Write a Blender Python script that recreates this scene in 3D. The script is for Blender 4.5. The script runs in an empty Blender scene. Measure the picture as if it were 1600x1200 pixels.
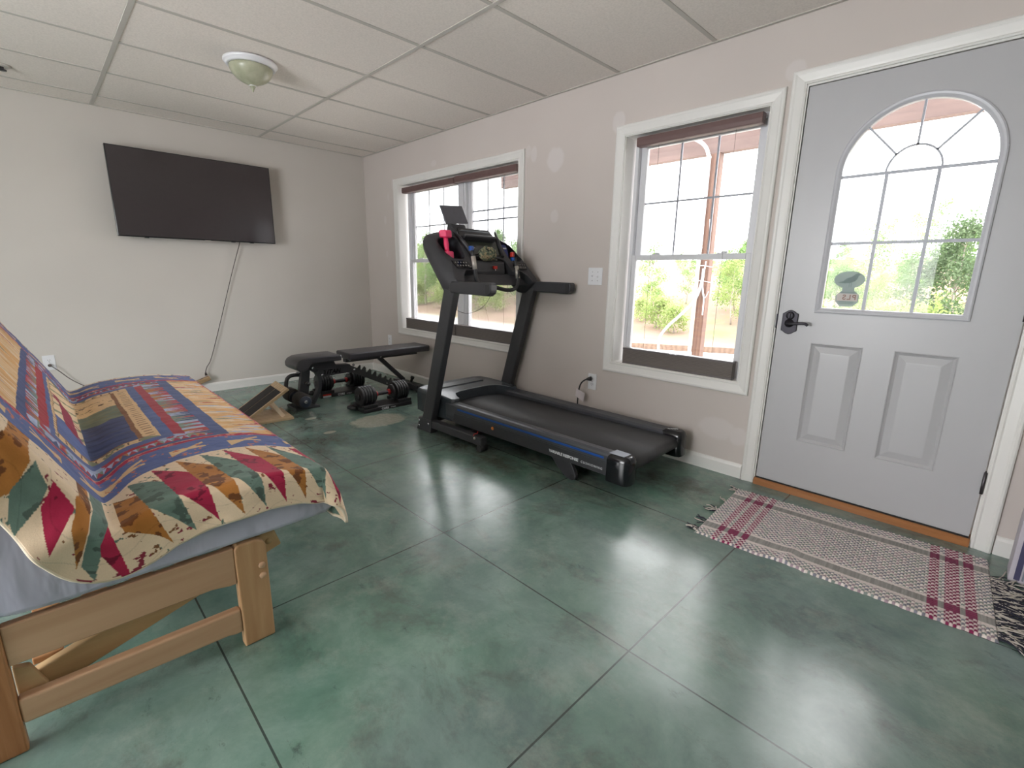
import bpy, bmesh, math, random
import numpy as np
from mathutils import Vector, Matrix

# ---------------------------------------------------------------- camera
SC = bpy.context.scene
COL = SC.collection
cam_data = bpy.data.cameras.new('camera')
cam = bpy.data.objects.new('camera', cam_data)
COL.objects.link(cam)
SC.camera = cam
cam_data.sensor_fit = 'HORIZONTAL'
cam_data.sensor_width = 36.0
cam_data.lens = 747.51 * 36.0 / 1600.0
cam_data.clip_start = 0.03
cam_data.clip_end = 400.0
_right = Vector((0.70123604, 0.71275179, 0.01590293))
_up = Vector((-0.17024417, 0.1457491, 0.97456355))
_fwd = Vector((-0.69230408, 0.68610647, -0.22354636))
cam.matrix_world = Matrix((
    (_right.x, _up.x, -_fwd.x, 5.29725),
    (_right.y, _up.y, -_fwd.y, -2.85070),
    (_right.z, _up.z, -_fwd.z, 1.16490),
    (0, 0, 0, 1)))

# ---------------------------------------------------------------- sky (bright overcast)
world = bpy.data.worlds.new('overcast_sky')
SC.world = world
world.use_nodes = True
_nt = world.node_tree
_bg = _nt.nodes['Background']
_tc = _nt.nodes.new('ShaderNodeTexCoord')
_sep = _nt.nodes.new('ShaderNodeSeparateXYZ')
_rmp = _nt.nodes.new('ShaderNodeValToRGB')
_rmp.color_ramp.elements[0].position = 0.0
_rmp.color_ramp.elements[0].color = (0.93, 0.96, 1.0, 1)
_rmp.color_ramp.elements[1].position = 0.7
_rmp.color_ramp.elements[1].color = (1.0, 1.0, 1.0, 1)
_nt.links.new(_tc.outputs['Generated'], _sep.inputs[0])
_nt.links.new(_sep.outputs['Z'], _rmp.inputs[0])
_nt.links.new(_rmp.outputs[0], _bg.inputs['Color'])
_bg.inputs['Strength'].default_value = 6.6

# ---------------------------------------------------------------- large lights
def area_light(name, loc, rot, sx, sy, watts, color=(1, 1, 1), portal=False):
    d = bpy.data.lights.new(name, 'AREA')
    d.shape = 'RECTANGLE'
    d.size, d.size_y = sx, sy
    d.energy = watts
    d.color = color
    d.cycles.is_portal = portal
    o = bpy.data.objects.new(name, d)
    o.location = loc
    o.rotation_euler = rot
    COL.objects.link(o)
    return o
PI = math.pi
# sky portals in the three glazed openings (they only guide sampling of the sky)
area_light('sky_portal', (1.58, 0.15, 1.31), (-PI / 2, 0, 0), 1.74, 1.46, 1, portal=True)
area_light('sky_portal', (3.86, 0.15, 1.31), (-PI / 2, 0, 0), 0.86, 1.46, 1, portal=True)
area_light('sky_portal', (4.917, 0.05, 1.48), (-PI / 2, 0, 0), 0.58, 0.95, 1, portal=True)
# added fill light, standing before the added opening in the unseen rear wall
area_light('rear_fill_light', (3.6, -5.52, 1.18), (PI / 2, 0, 0), 2.0, 1.8, 40, (1.0, 0.985, 0.96))

SC.view_settings.view_transform = 'Standard'
SC.view_settings.look = 'None'
SC.view_settings.exposure = 0.65
SC.view_settings.gamma = 1.0
SC.view_settings.use_curve_mapping = False
SC.cycles.max_bounces = 10
SC.cycles.diffuse_bounces = 6
SC.cycles.glossy_bounces = 4
SC.cycles.transparent_max_bounces = 24
SC.cycles.sample_clamp_indirect = 6.0
SC.cycles.caustics_reflective = False
SC.cycles.caustics_refractive = False

# ---------------------------------------------------------------- helpers
R = random.Random(7)

class MB:
    """collects shapes, builds them as one mesh"""
    def __init__(self):
        self.v, self.f, self.mi, self.sm = [], [], [], []
        self.m = Matrix.Identity(4)
        self.cur = 0
    def add(self, verts, faces, smooth=False, mi=None):
        o = len(self.v)
        self.v += [self.m @ Vector(p) for p in verts]
        for f in faces:
            self.f.append([i + o for i in f])
            self.mi.append(self.cur if mi is None else mi)
            self.sm.append(smooth)
        return self
    def box(self, x0, x1, y0, y1, z0, z1, mi=None):
        if x1 < x0: x0, x1 = x1, x0
        if y1 < y0: y0, y1 = y1, y0
        if z1 < z0: z0, z1 = z1, z0
        v = [(x0, y0, z0), (x1, y0, z0), (x1, y1, z0), (x0, y1, z0), (x0, y0, z1), (x1, y0, z1), (x1, y1, z1), (x0, y1, z1)]
        return self.add(v, [(0, 3, 2, 1), (4, 5, 6, 7), (0, 1, 5, 4), (1, 2, 6, 5), (2, 3, 7, 6), (3, 0, 4, 7)], mi=mi)
    def bar(self, p0, p1, w, h, up=(0, 0, 1), mi=None):
        """rectangular bar from p0 to p1; w sideways, h along up"""
        p0, p1 = Vector(p0), Vector(p1)
        d = (p1 - p0).normalized()
        s = d.cross(Vector(up)).normalized()
        u = s.cross(d).normalized()
        v = []
        for p in (p0, p1):
            for a, b in ((-1, -1), (1, -1), (1, 1), (-1, 1)):
                v.append(p + s * (a * w / 2) + u * (b * h / 2))
        return self.add(v, [(0, 1, 2, 3), (7, 6, 5, 4), (0, 4, 5, 1), (1, 5, 6, 2), (2, 6, 7, 3), (3, 7, 4, 0)], mi=mi)
    def prism(self, pts, axis, a0, a1, mi=None, smooth=False):
        """extrude a 2D outline: axis 'x' -> pts are (y,z), 'y' -> (x,z), 'z' -> (x,y)"""
        def P(p, a):
            return {'x': (a, p[0], p[1]), 'y': (p[0], a, p[1]), 'z': (p[0], p[1], a)}[axis]
        n = len(pts)
        v = [P(p, a0) for p in pts] + [P(p, a1) for p in pts]
        f = [tuple(range(n - 1, -1, -1)), tuple(range(n, 2 * n))]
        self.add(v, f, mi=mi)
        o = [(i, (i + 1) % n, n + (i + 1) % n, n + i) for i in range(n)]
        k = len(self.v) - 2 * n
        for q in o:
            self.f.append([i + k for i in q]); self.mi.append(self.cur if mi is None else mi); self.sm.append(smooth)
        return self
    def loft(self, rings, closed=True, caps=True, smooth=True, mi=None):
        n = len(rings[0])
        v = [p for r in rings for p in r]
        f = []
        for i in range(len(rings) - 1):
            for j in range(n if closed else n - 1):
                k = (j + 1) % n
                f.append((i * n + j, i * n + k, (i + 1) * n + k, (i + 1) * n + j))
        self.add(v, f, smooth, mi)
        if caps:
            o = len(self.v) - len(v)
            for idx in (list(range(n - 1, -1, -1)), [(len(rings) - 1) * n + j for j in range(n)]):
                self.f.append([i + o for i in idx]); self.mi.append(self.cur if mi is None else mi); self.sm.append(False)
        return self
    def tube(self, path, r, n=10, mi=None, caps=True):
        path = [Vector(p) for p in path]
        rs = r if isinstance(r, (list, tuple)) else [r] * len(path)
        rings, prev = [], None
        for i, p in enumerate(path):
            t = (path[min(i + 1, len(path) - 1)] - path[max(i - 1, 0)]).normalized()
            if prev is None:
                a = Vector((0, 0, 1)) if abs(t.z) < 0.9 else Vector((1, 0, 0))
                s = t.cross(a).normalized()
            else:
                s = (prev - t * prev.dot(t)).normalized()
            prev = s
            u = t.cross(s)
            rings.append([p + (s * math.cos(2 * PI * k / n) + u * math.sin(2 * PI * k / n)) * rs[i] for k in range(n)])
        return self.loft(rings, True, caps, True, mi)
    def cyl(self, p0, p1, r, n=24, mi=None, r1=None):
        """cylinder with hard-edged caps"""
        return self.tube([p0, p1], [r, r if r1 is None else r1], n, mi)
    def lathe(self, prof, base, axis=(0, 0, 1), n=32, mi=None, smooth=True):
        """profile of (radius, height) spun round axis through base"""
        base, ax = Vector(base), Vector(axis).normalized()
        a = Vector((1, 0, 0)) if abs(ax.x) < 0.9 else Vector((0, 1, 0))
        s = (a - ax * a.dot(ax)).normalized(); u = ax.cross(s)
        rings = [[base + ax * h + (s * math.cos(2 * PI * k / n) + u * math.sin(2 * PI * k / n)) * max(r, 1e-5) for k in range(n)] for r, h in prof]
        return self.loft(rings, True, True, smooth, mi)
    def grid(self, P, smooth=True, mi=None):
        """P: rows of points"""
        h, w = len(P), len(P[0])
        v = [p for r in P for p in r]
        f = [(i * w + j, i * w + j + 1, (i + 1) * w + j + 1, (i + 1) * w + j) for i in range(h - 1) for j in range(w - 1)]
        return self.add(v, f, smooth, mi)

def smooth_path(pts, n=8):
    """Catmull-Rom through pts"""
    pts = [Vector(p) for p in pts]
    q = [pts[0] * 2 - pts[1]] + pts + [pts[-1] * 2 - pts[-2]]
    out = []
    for i in range(1, len(q) - 2):
        a, b, c, d = q[i - 1], q[i], q[i + 1], q[i + 2]
        for k in range(n):
            t = k / n
            out.append(0.5 * ((2 * b) + (c - a) * t + (2 * a - 5 * b + 4 * c - d) * t * t + (3 * b - a - 3 * c + d) * t ** 3))
    out.append(pts[-1])
    return out

def obj(name, mb, mats, parent=None, bevel=0.0, seg=2, label=None):
    """link what mb holds as ONE mesh object"""
    me = bpy.data.meshes.new(name)
    me.from_pydata([tuple(p) for p in mb.v], [], mb.f)
    if not isinstance(mats, (list, tuple)): mats = [mats]
    for m in mats: me.materials.append(m)
    me.polygons.foreach_set('material_index', mb.mi)
    me.polygons.foreach_set('use_smooth', mb.sm)
    bm = bmesh.new(); bm.from_mesh(me)
    bmesh.ops.recalc_face_normals(bm, faces=bm.faces)
    bm.to_mesh(me); bm.free()
    me.update()
    o = bpy.data.objects.new(name, me)
    COL.objects.link(o)
    if parent is not None: o.parent = parent
    if bevel > 0:
        b = o.modifiers.new('bevel', 'BEVEL')
        b.width = bevel; b.segments = seg; b.limit_method = 'ANGLE'; b.angle_limit = math.radians(40)
    if label: o['label'] = label
    return o

def tag(o, label, cat, group=None, kind=None):
    o['label'] = label; o['category'] = cat
    if group: o['group'] = group
    if kind: o['kind'] = kind
    return o

def thing(name, label, cat, loc=(0, 0, 0), rz=0.0, group=None):
    o = bpy.data.objects.new(name, None)
    COL.objects.link(o)
    o.location = loc; o.rotation_euler = (0, 0, rz)
    o.empty_display_size = 0.1
    return tag(o, label, cat, group)

def struct(o, label=None):
    o['kind'] = 'structure'
    if label: o['label'] = label
    return o

def struct_root(name, label=None, loc=(0, 0, 0)):
    o = bpy.data.objects.new(name, None)
    COL.objects.link(o); o.location = loc
    return struct(o, label)

def dup(root, loc=None, rz=None, label=None, group=None, scale=None):
    def cp(o, par):
        c = o.copy(); COL.objects.link(c)
        if par is not None: c.parent = par
        for ch in list(o.children): cp(ch, c)
        return c
    r = cp(root, None)
    if loc is not None: r.location = loc
    if rz is not None: r.rotation_euler = (0, 0, rz)
    if scale is not None: r.scale = scale
    if label: r['label'] = label
    if group: r['group'] = group
    return r

def lettering(name, body, size, mat, parent, origin, xdir, ydir, depth=0.0006, align='LEFT', spacing=1.0, shear=0.0, offset=0.0):
    """flat letters built as a mesh; origin is the baseline start"""
    cu = bpy.data.curves.new(name, 'FONT')
    cu.body = body; cu.size = size; cu.extrude = depth; cu.align_x = align; cu.space_character = spacing; cu.shear = shear
    cu.offset = offset
    t = bpy.data.objects.new(name, cu)
    me = bpy.data.meshes.new_from_object(t)
    bpy.data.objects.remove(t); bpy.data.curves.remove(cu)
    me.name = name
    x = Vector(xdir).normalized(); y = Vector(ydir); y = (y - x * y.dot(x)).normalized(); z = x.cross(y)
    M = Matrix(((x.x, y.x, z.x, origin[0]), (x.y, y.y, z.y, origin[1]), (x.z, y.z, z.z, origin[2]), (0, 0, 0, 1)))
    me.transform(M)
    me.materials.clear(); me.materials.append(mat)
    o = bpy.data.objects.new(name, me); COL.objects.link(o)
    if parent is not None: o.parent = parent
    return o

# ---------------------------------------------------------------- materials
def srgb(r, g, b):
    def c(v):
        v /= 255.0
        return v / 12.92 if v <= 0.04045 else ((v + 0.055) / 1.055) ** 2.4
    return (c(r), c(g), c(b), 1.0)

class NT:
    """small helper to write node trees"""
    def __init__(self, name):
        self.m = bpy.data.materials.new(name)
        self.m.use_nodes = True
        self.t = self.m.node_tree
        self.b = self.t.nodes['Principled BSDF']
        self.tc = None
    def n(self, typ, **kw):
        nd = self.t.nodes.new('ShaderNode' + typ)
        for k, v in kw.items(): setattr(nd, k, v)
        return nd
    def link(self, a, b): self.t.links.new(a, b)
    def coord(self, kind='Object'):
        if self.tc is None: self.tc = self.n('TexCoord')
        return self.tc.outputs[kind]
    def mapped(self, scale=(1, 1, 1), rot=(0, 0, 0), loc=(0, 0, 0), src=None):
        mp = self.n('Mapping')
        mp.inputs['Scale'].default_value = scale; mp.inputs['Rotation'].default_value = rot; mp.inputs['Location'].default_value = loc
        self.link(src if src is not None else self.coord(), mp.inputs['Vector'])
        return mp.outputs['Vector']
    def noise(self, scale, detail=4, rough=0.55, vec=None, dist=0.0):
        nd = self.n('TexNoise')
        nd.inputs['Scale'].default_value = scale; nd.inputs['Detail'].default_value = detail
        nd.inputs['Roughness'].default_value = rough; nd.inputs['Distortion'].default_value = dist
        self.link(vec if vec is not None else self.coord(), nd.inputs['Vector'])
        return nd.outputs['Fac']
    def ramp(self, fac, stops, interp='LINEAR'):
        nd = self.n('ValToRGB'); cr = nd.color_ramp; cr.interpolation = interp
        while len(cr.elements) < len(stops): cr.elements.new(0.5)
        for e, (p, c) in zip(cr.elements, stops):
            e.position = p
            e.color = c if not isinstance(c, (int, float)) else (c, c, c, 1)
        self.link(fac, nd.inputs['Fac'])
        return nd.outputs['Color']
    def mix(self, fac, a, b, mode='MIX'):
        nd = self.n('Mix', data_type='RGBA', blend_type=mode)
        for s, v in ((nd.inputs[0], fac), (nd.inputs[6], a), (nd.inputs[7], b)):
            if hasattr(v, 'is_output') or isinstance(v, bpy.types.NodeSocket): self.link(v, s)
            else: s.default_value = v
        return nd.outputs[2]
    def math(self, op, a, b=0.0, clamp=False):
        nd = self.n('Math', operation=op, use_clamp=clamp)
        for s, v in ((nd.inputs[0], a), (nd.inputs[1], b)):
            if isinstance(v, bpy.types.NodeSocket): self.link(v, s)
            else: s.default_value = v
        return nd.outputs[0]
    def bump(self, h, strength=0.2, dist=0.01):
        nd = self.n('Bump'); nd.inputs['Strength'].default_value = strength; nd.inputs['Distance'].default_value = dist
        self.link(h, nd.inputs['Height']); self.link(nd.outputs['Normal'], self.b.inputs['Normal'])
    def set(self, **kw):
        names = dict(color='Base Color', rough='Roughness', metal='Metallic', spec='Specular IOR Level', coat='Coat Weight',
                     sheen='Sheen Weight', trans='Transmission Weight', ior='IOR', emit='Emission Color', estr='Emission Strength')
        for k, v in kw.items():
            s = self.b.inputs[names[k]]
            if isinstance(v, bpy.types.NodeSocket): self.link(v, s)
            else: s.default_value = v
        return self

def plain(name, rgb, rough=0.5, metal=0.0, spec=0.5, vary=0.06, scale=30, bump=0.0, bscale=200, coat=0.0):
    """painted / moulded surface with a little procedural variation"""
    t = NT(name)
    c = srgb(*rgb)
    d = tuple(max(0, v * (1 - vary)) for v in c[:3]) + (1,)
    e = tuple(min(1, v * (1 + vary)) for v in c[:3]) + (1,)
    t.set(color=t.ramp(t.noise(scale, 3), [(0.3, d), (0.7, e)]), rough=rough, metal=metal, spec=spec, coat=coat)
    if bump: t.bump(t.noise(bscale, 3), bump, 0.002)
    return t.m

def wood(name, light, dark, scale=6.0, axis='y', rough=0.4, coat=0.15, stretch=14):
    t = NT(name)
    sc = {'x': (1, stretch, stretch), 'y': (stretch, 1, stretch), 'z': (stretch, stretch, 1)}[axis]
    v = t.mapped(sc)
    n = t.noise(scale * 0.35, 5, 0.6, v, 0.6)
    w = t.n('TexWave', wave_type='BANDS', bands_direction={'x': 'Y', 'y': 'X', 'z': 'X'}[axis])
    w.inputs['Scale'].default_value = scale * 0.09; w.inputs['Distortion'].default_value = 6.0; w.inputs['Detail'].default_value = 3
    t.link(v, w.inputs['Vector'])
    f = t.math('ADD', t.math('MULTIPLY', n, 0.7), t.math('MULTIPLY', w.outputs['Fac'], 0.3))
    t.set(color=t.ramp(f, [(0.25, srgb(*dark)), (0.75, srgb(*light))]), rough=rough, coat=coat)
    t.bump(n, 0.05, 0.002)
    return t.m

def glass(name, tint=(1, 1, 1, 1), refl=1.0):
    """thin pane: see-through with a Fresnel reflection"""
    t = NT(name)
    tr = t.n('BsdfTransparent'); tr.inputs['Color'].default_value = tint
    gl = t.n('BsdfGlossy'); gl.inputs['Roughness'].default_value = 0.0
    fr = t.n('Fresnel'); fr.inputs['IOR'].default_value = 1.45
    mx = t.n('MixShader')
    t.link(t.math('MULTIPLY', fr.outputs[0], refl), mx.inputs[0])
    t.link(tr.outputs[0], mx.inputs[1]); t.link(gl.outputs[0], mx.inputs[2])
    t.link(mx.outputs[0], t.t.nodes['Material Output'].inputs['Surface'])
    return t.m

WHITE_TRIM = plain('white_trim_paint', (224, 222, 219), 0.35, vary=0.02, scale=3)
VINYL = plain('white_vinyl', (214, 214, 218), 0.4, vary=0.02)
DOOR_PAINT = plain('white_door_paint', (180, 179, 182), 0.33, vary=0.015, scale=4, bump=0.02, bscale=300)
GLASS = glass('window_glass', refl=0.7)
BLACK_METAL = plain('black_powder_coat', (52, 52, 56), 0.42, bump=0.05, bscale=900)
BLACK_PLASTIC = plain('black_plastic', (44, 44, 47), 0.42, bump=0.04, bscale=700)
DARK_GLOSS = plain('dark_gloss_plastic', (20, 21, 26), 0.14)
CHROME = plain('zinc_metal', (190, 190, 195), 0.25, metal=1.0)
PRINT_WHITE = plain('white_print', (225, 228, 232), 0.5)
# ---------------------------------------------------------------- setting materials
def wall_paint(name, rgb, patches=()):
    """matt emulsion with roller texture; patches are spackle spots left unpainted: (x, z, rx, rz, strength)"""
    t = NT(name)
    c = srgb(*rgb)
    base = t.ramp(t.noise(1.3, 2), [(0.3, tuple(v * 0.97 for v in c[:3]) + (1,)), (0.7, tuple(min(1, v * 1.03) for v in c[:3]) + (1,))])
    if patches:
        sep = t.n('SeparateXYZ'); t.link(t.coord(), sep.inputs[0])
        wob = t.math('MULTIPLY', t.math('SUBTRACT', t.noise(14, 4), 0.5), 0.9)
        tot = None
        for (x, z, rx, rz, s) in patches:
            dx = t.math('DIVIDE', t.math('SUBTRACT', sep.outputs['X'], x), rx)
            dz = t.math('DIVIDE', t.math('SUBTRACT', sep.outputs['Z'], z), rz)
            d = t.math('ADD', t.math('ADD', t.math('MULTIPLY', dx, dx), t.math('MULTIPLY', dz, dz)), wob)
            mr = t.n('MapRange', interpolation_type='SMOOTHSTEP')
            mr.inputs['From Min'].default_value = 1.15; mr.inputs['From Max'].default_value = 0.55
            mr.inputs['To Min'].default_value = 0.0; mr.inputs['To Max'].default_value = s * 0.6
            t.link(d, mr.inputs['Value'])
            tot = mr.outputs[0] if tot is None else t.math('MAXIMUM', tot, mr.outputs[0])
        base = t.mix(tot, base, srgb(226, 222, 224))
    t.set(color=base, rough=0.75, spec=0.3)
    t.bump(t.noise(160, 3), 0.06, 0.002)
    return t.m

WALL = wall_paint('beige_wall_paint', (201, 195, 189))
WALL_PATCHED = wall_paint('beige_wall_paint_with_spackle', (201, 192, 187), (
    (2.83, 1.985, 0.085, 0.085, 0.55), (2.615, 2.05, 0.035, 0.06, 0.45), (2.84, 1.59, 0.04, 0.05, 0.4), (2.56, 2.08, 0.03, 0.05, 0.3),
    (3.36, 2.13, 0.05, 0.07, 0.5), (0.60, 2.06, 0.03, 0.06, 0.45), (1.33, 2.165, 0.05, 0.03, 0.3), (0.42, 1.72, 0.025, 0.05, 0.35),
    (0.43, 1.36, 0.02, 0.04, 0.3), (4.20, 0.27, 0.12, 0.07, 0.35), (4.33, 0.25, 0.06, 0.06, 0.4), (4.38, 2.17, 0.05, 0.05, 0.4), (0.50, 1.95, 0.02, 0.04, 0.25)))

def ceiling_tile():
    t = NT('ceiling_tile_fissured')
    n = t.noise(90, 5, 0.7)
    t.set(color=t.ramp(n, [(0.25, srgb(222, 215, 209)), (0.6, srgb(238, 230, 224))]), rough=0.9, spec=0.1)
    t.bump(t.noise(220, 4, 0.7), 0.25, 0.003)
    return t.m
TILE = ceiling_tile()
TBAR = plain('ceiling_grid_metal', (190, 185, 179), 0.5, vary=0.01)

def concrete():
    """acid-stained green slab with dark mottling, bare worn spots and saw cuts"""
    t = NT('green_stained_concrete')
    sep = t.n('SeparateXYZ'); t.link(t.coord(), sep.inputs[0])
    X, Y = sep.outputs['X'], sep.outputs['Y']
    big = t.noise(1.1, 5, 0.6, dist=0.3)
    mid = t.noise(3.2, 9, 0.70, dist=0.25)
    fine = t.noise(40, 8, 0.75)
    green = t.ramp(mid, [(0.22, srgb(70, 98, 84)), (0.5, srgb(96, 126, 112)), (0.8, srgb(134, 156, 144))])
    bluish = t.ramp(mid, [(0.25, srgb(78, 98, 94)), (0.75, srgb(128, 148, 142))])
    c = t.mix(t.ramp(big, [(0.38, 0.0), (0.66, 1.0)]), green, bluish)
    # brown-black mottling: heavy along the far half of the room, lighter elsewhere
    mot = t.noise(3.0, 10, 0.76, t.mapped((1.0, 1.35, 1.0)), 0.4)
    def band(v, a, b):
        mr = t.n('MapRange', interpolation_type='SMOOTHSTEP'); mr.inputs['From Min'].default_value = a; mr.inputs['From Max'].default_value = b
        t.link(v, mr.inputs['Value']); return mr.outputs[0]
    def spot(x, y, rx, ry):
        dx = t.math('DIVIDE', t.math('SUBTRACT', X, x), rx); dy = t.math('DIVIDE', t.math('SUBTRACT', Y, y), ry)
        return t.math('ADD', t.math('MULTIPLY', dx, dx), t.math('MULTIPLY', dy, dy))
    heavy = t.math('MAXIMUM', band(spot(1.75, -1.6, 0.75, 0.42), 1.6, 0.2), t.math('MAXIMUM', band(spot(3.1, -0.82, 1.0, 0.24), 1.5, 0.2), band(spot(4.15, -0.40, 0.25, 0.2), 1.3, 0.2)))
    thr = t.math('ADD', mot, t.math('MULTIPLY', heavy, 0.13))
    c = t.mix(t.math('MULTIPLY', t.ramp(thr, [(0.52, 0.0), (0.74, 1.0)]), 0.75), c, t.ramp(fine, [(0.3, srgb(50, 48, 44)), (0.7, srgb(92, 86, 80))]))
    # small near-black flecks and streaks
    c = t.mix(t.math('MULTIPLY', t.ramp(t.noise(9.0, 10, 0.80, t.mapped((0.7, 1.4, 1), (0, 0, 0.6), (3, 1, 0))), [(0.60, 0.0), (0.70, 1.0)]), 0.65), c, srgb(46, 54, 54))
    c = t.mix(t.math('MULTIPLY', t.ramp(fine, [(0.60, 0.0), (0.75, 1.0)]), 0.22), c, srgb(50, 60, 58))
    # pale cloudy scuffs
    c = t.mix(t.math('MULTIPLY', t.ramp(t.noise(2.6, 9, 0.74, t.mapped((1, 1, 1), loc=(9, 4, 0))), [(0.52, 0.0), (0.78, 1.0)]), 0.45), c, srgb(172, 176, 166))
    # worn spots where the stain never took
    wob = t.math('MULTIPLY', t.math('SUBTRACT', t.noise(9, 6, 0.7), 0.5), 1.3)
    bare = None
    for (x, y, rx, ry) in ((1.92, -1.01, 0.165, 0.235), (1.52, -1.40, 0.03, 0.045), (1.95, -1.43, 0.03, 0.05)):
        b = band(t.math('ADD', spot(x, y, rx, ry), wob), 1.1, 0.7)
        bare = b if bare is None else t.math('MAXIMUM', bare, b)
    c = t.mix(t.math('MULTIPLY', bare, 0.72), c, t.ramp(fine, [(0.3, srgb(150, 148, 134)), (0.7, srgb(196, 192, 176))]))
    # saw cuts
    cut = None
    for ax, vals in ((X, (0.77, 1.73, 2.70, 3.668, 4.647, 5.62, 6.59)), (Y, (-0.745, -1.663, -2.592, -3.52, -4.45))):
        for v in vals:
            k = t.math('LESS_THAN', t.math('ABSOLUTE', t.math('SUBTRACT', ax, v)), 0.0028)
            cut = k if cut is None else t.math('MAXIMUM', cut, k)
    c = t.mix(t.math('MULTIPLY', cut, 0.85), c, srgb(38, 44, 42))
    rough = t.ramp(t.noise(3.0, 6, 0.65), [(0.3, 0.17), (0.75, 0.27)])
    t.set(color=c, rough=rough, spec=1.0)
    h = t.math('SUBTRACT', t.math('MULTIPLY', t.noise(2.2, 3), 0.12), t.math('MULTIPLY', cut, 0.5))
    t.bump(h, 0.08, 0.01)
    return t.m
FLOOR = concrete()

# ---------------------------------------------------------------- shell
CEIL = 2.41
XR, YB = 7.4, -5.6
def cells(x0, x1, z0, z1, holes):
    xs = sorted({x0, x1} | {h[0] for h in holes} | {h[1] for h in holes})
    zs = sorted({z0, z1} | {h[2] for h in holes} | {h[3] for h in holes})
    for i in range(len(xs) - 1):
        for j in range(len(zs) - 1):
            cx, cz = (xs[i] + xs[i + 1]) / 2, (zs[j] + zs[j + 1]) / 2
            if not any(h[0] < cx < h[1] and h[2] < cz < h[3] for h in holes):
                yield xs[i], xs[i + 1], zs[j], zs[j + 1]

W1 = (0.695, 2.462, 0.572, 2.035)
W2 = (3.423, 4.287, 0.572, 2.035)
DO = (4.440, 5.380, 0.0, 2.095)
b = MB()
for c in cells(0, XR, 0, CEIL + 0.1, [W1, W2, DO]): b.box(c[0], c[1], 0, 0.16, c[2], c[3])
struct(obj('wall_right', b, WALL_PATCHED), 'beige window and door wall with white spackle patches')
b = MB(); b.box(-0.16, 0, YB - 0.16, 0.16, 0, CEIL + 0.1)
struct(obj('wall_left', b, WALL), 'plain beige wall behind the television')
b = MB(); b.box(XR, XR + 0.16, YB - 0.16, 0.16, 0, CEIL + 0.1)
struct(obj('wall_back', b, WALL), 'unseen beige wall behind the camera')
RO = (2.6, 4.6, 0.25, 2.1)  # opening added in the unseen wall to let sky in as fill
b = MB()
for c in cells(0, XR, 0, CEIL + 0.1, [RO]): b.box(c[0], c[1], YB - 0.16, YB, c[2], c[3])
struct(obj('wall_front', b, WALL), 'unseen beige wall with an added opening for fill light')
b = MB(); b.box(0, XR, YB, 0.16, -0.12, 0)
struct(obj('floor', b, FLOOR), 'green acid-stained concrete floor with saw cuts')
b = MB(); b.box(-0.16, XR + 0.16, YB - 0.16, 0.16, CEIL + 0.004, CEIL + 0.1)
ceil = struct(obj('ceiling', b, TILE), 'suspended ceiling of pale fissured tiles')
b = MB()
GX = [0.30 + 0.61 * k for k in range(12)]
GY = [-1.09 - 1.22 * k for k in range(4)]
for y in GY: b.box(0, XR, y - 0.012, y + 0.012, CEIL, CEIL + 0.006)
for x in GX: b.box(x - 0.012, x + 0.012, YB, 0, CEIL + 0.0007, CEIL + 0.006)
b.box(0, 0.02, YB, 0, CEIL - 0.0012, CEIL + 0.006); b.box(0, XR, -0.02, 0, CEIL - 0.0015, CEIL + 0.006)
b.box(XR - 0.02, XR, YB, 0, CEIL - 0.001, CEIL + 0.006)
obj('ceiling_grid', b, TBAR, ceil)

# baseboards with a small eased top
def baseboard(name, pts, label):
    b = MB()
    for (p, q, ax) in pts:
        prof = [(0, 0), (0.013, 0), (0.013, 0.068), (0.009, 0.08), (0.004, 0.086), (0, 0.086)]
        if ax == 'y': b.prism(prof, 'y', p, q)
        else: b.prism([(-a, z) for a, z in prof], 'x', p, q)
    return struct(obj(name, b, WHITE_TRIM), label)
baseboard('baseboard_left', [(YB, 0.0, 'y')], 'white baseboard under the television wall')
baseboard('baseboard_right', [(0.0, 4.372, 'x'), (5.448, XR, 'x')], 'white baseboard along the window wall')

# ---------------------------------------------------------------- windows and door
CASING = [(0.0, 0.0), (0.0, 0.011), (0.006, 0.014), (0.012, 0.011), (0.020, 0.013), (0.045, 0.017), (0.052, 0.020), (0.060, 0.020), (0.066, 0.016), (0.068, 0.0)]
def casing_frame(x0, x1, z0, z1, closed=True):
    b = MB(); rings = []
    for d, h in CASING:
        if closed: rings.append([(x0 - d, -h, z0 - d), (x1 + d, -h, z0 - d), (x1 + d, -h, z1 + d), (x0 - d, -h, z1 + d)])
        else: rings.append([(x0 - d, -h, 0), (x0 - d, -h, z1 + d), (x1 + d, -h, z1 + d), (x1 + d, -h, 0)])
    b.loft(rings, closed, False, False)
    return b

GRILLE = plain('grille_white', (176, 178, 188), 0.4, vary=0.02)
def rect_ring(b, x0, x1, z0, z1, wl, wr, wb, wt, y0, y1):
    b.box(x0, x0 + wl, y0, y1, z0, z1); b.box(x1 - wr, x1, y0, y1, z0, z1)
    b.box(x0 + wl, x1 - wr, y0, y1, z0, z0 + wb); b.box(x0 + wl, x1 - wr, y0, y1, z1 - wt, z1)

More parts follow.
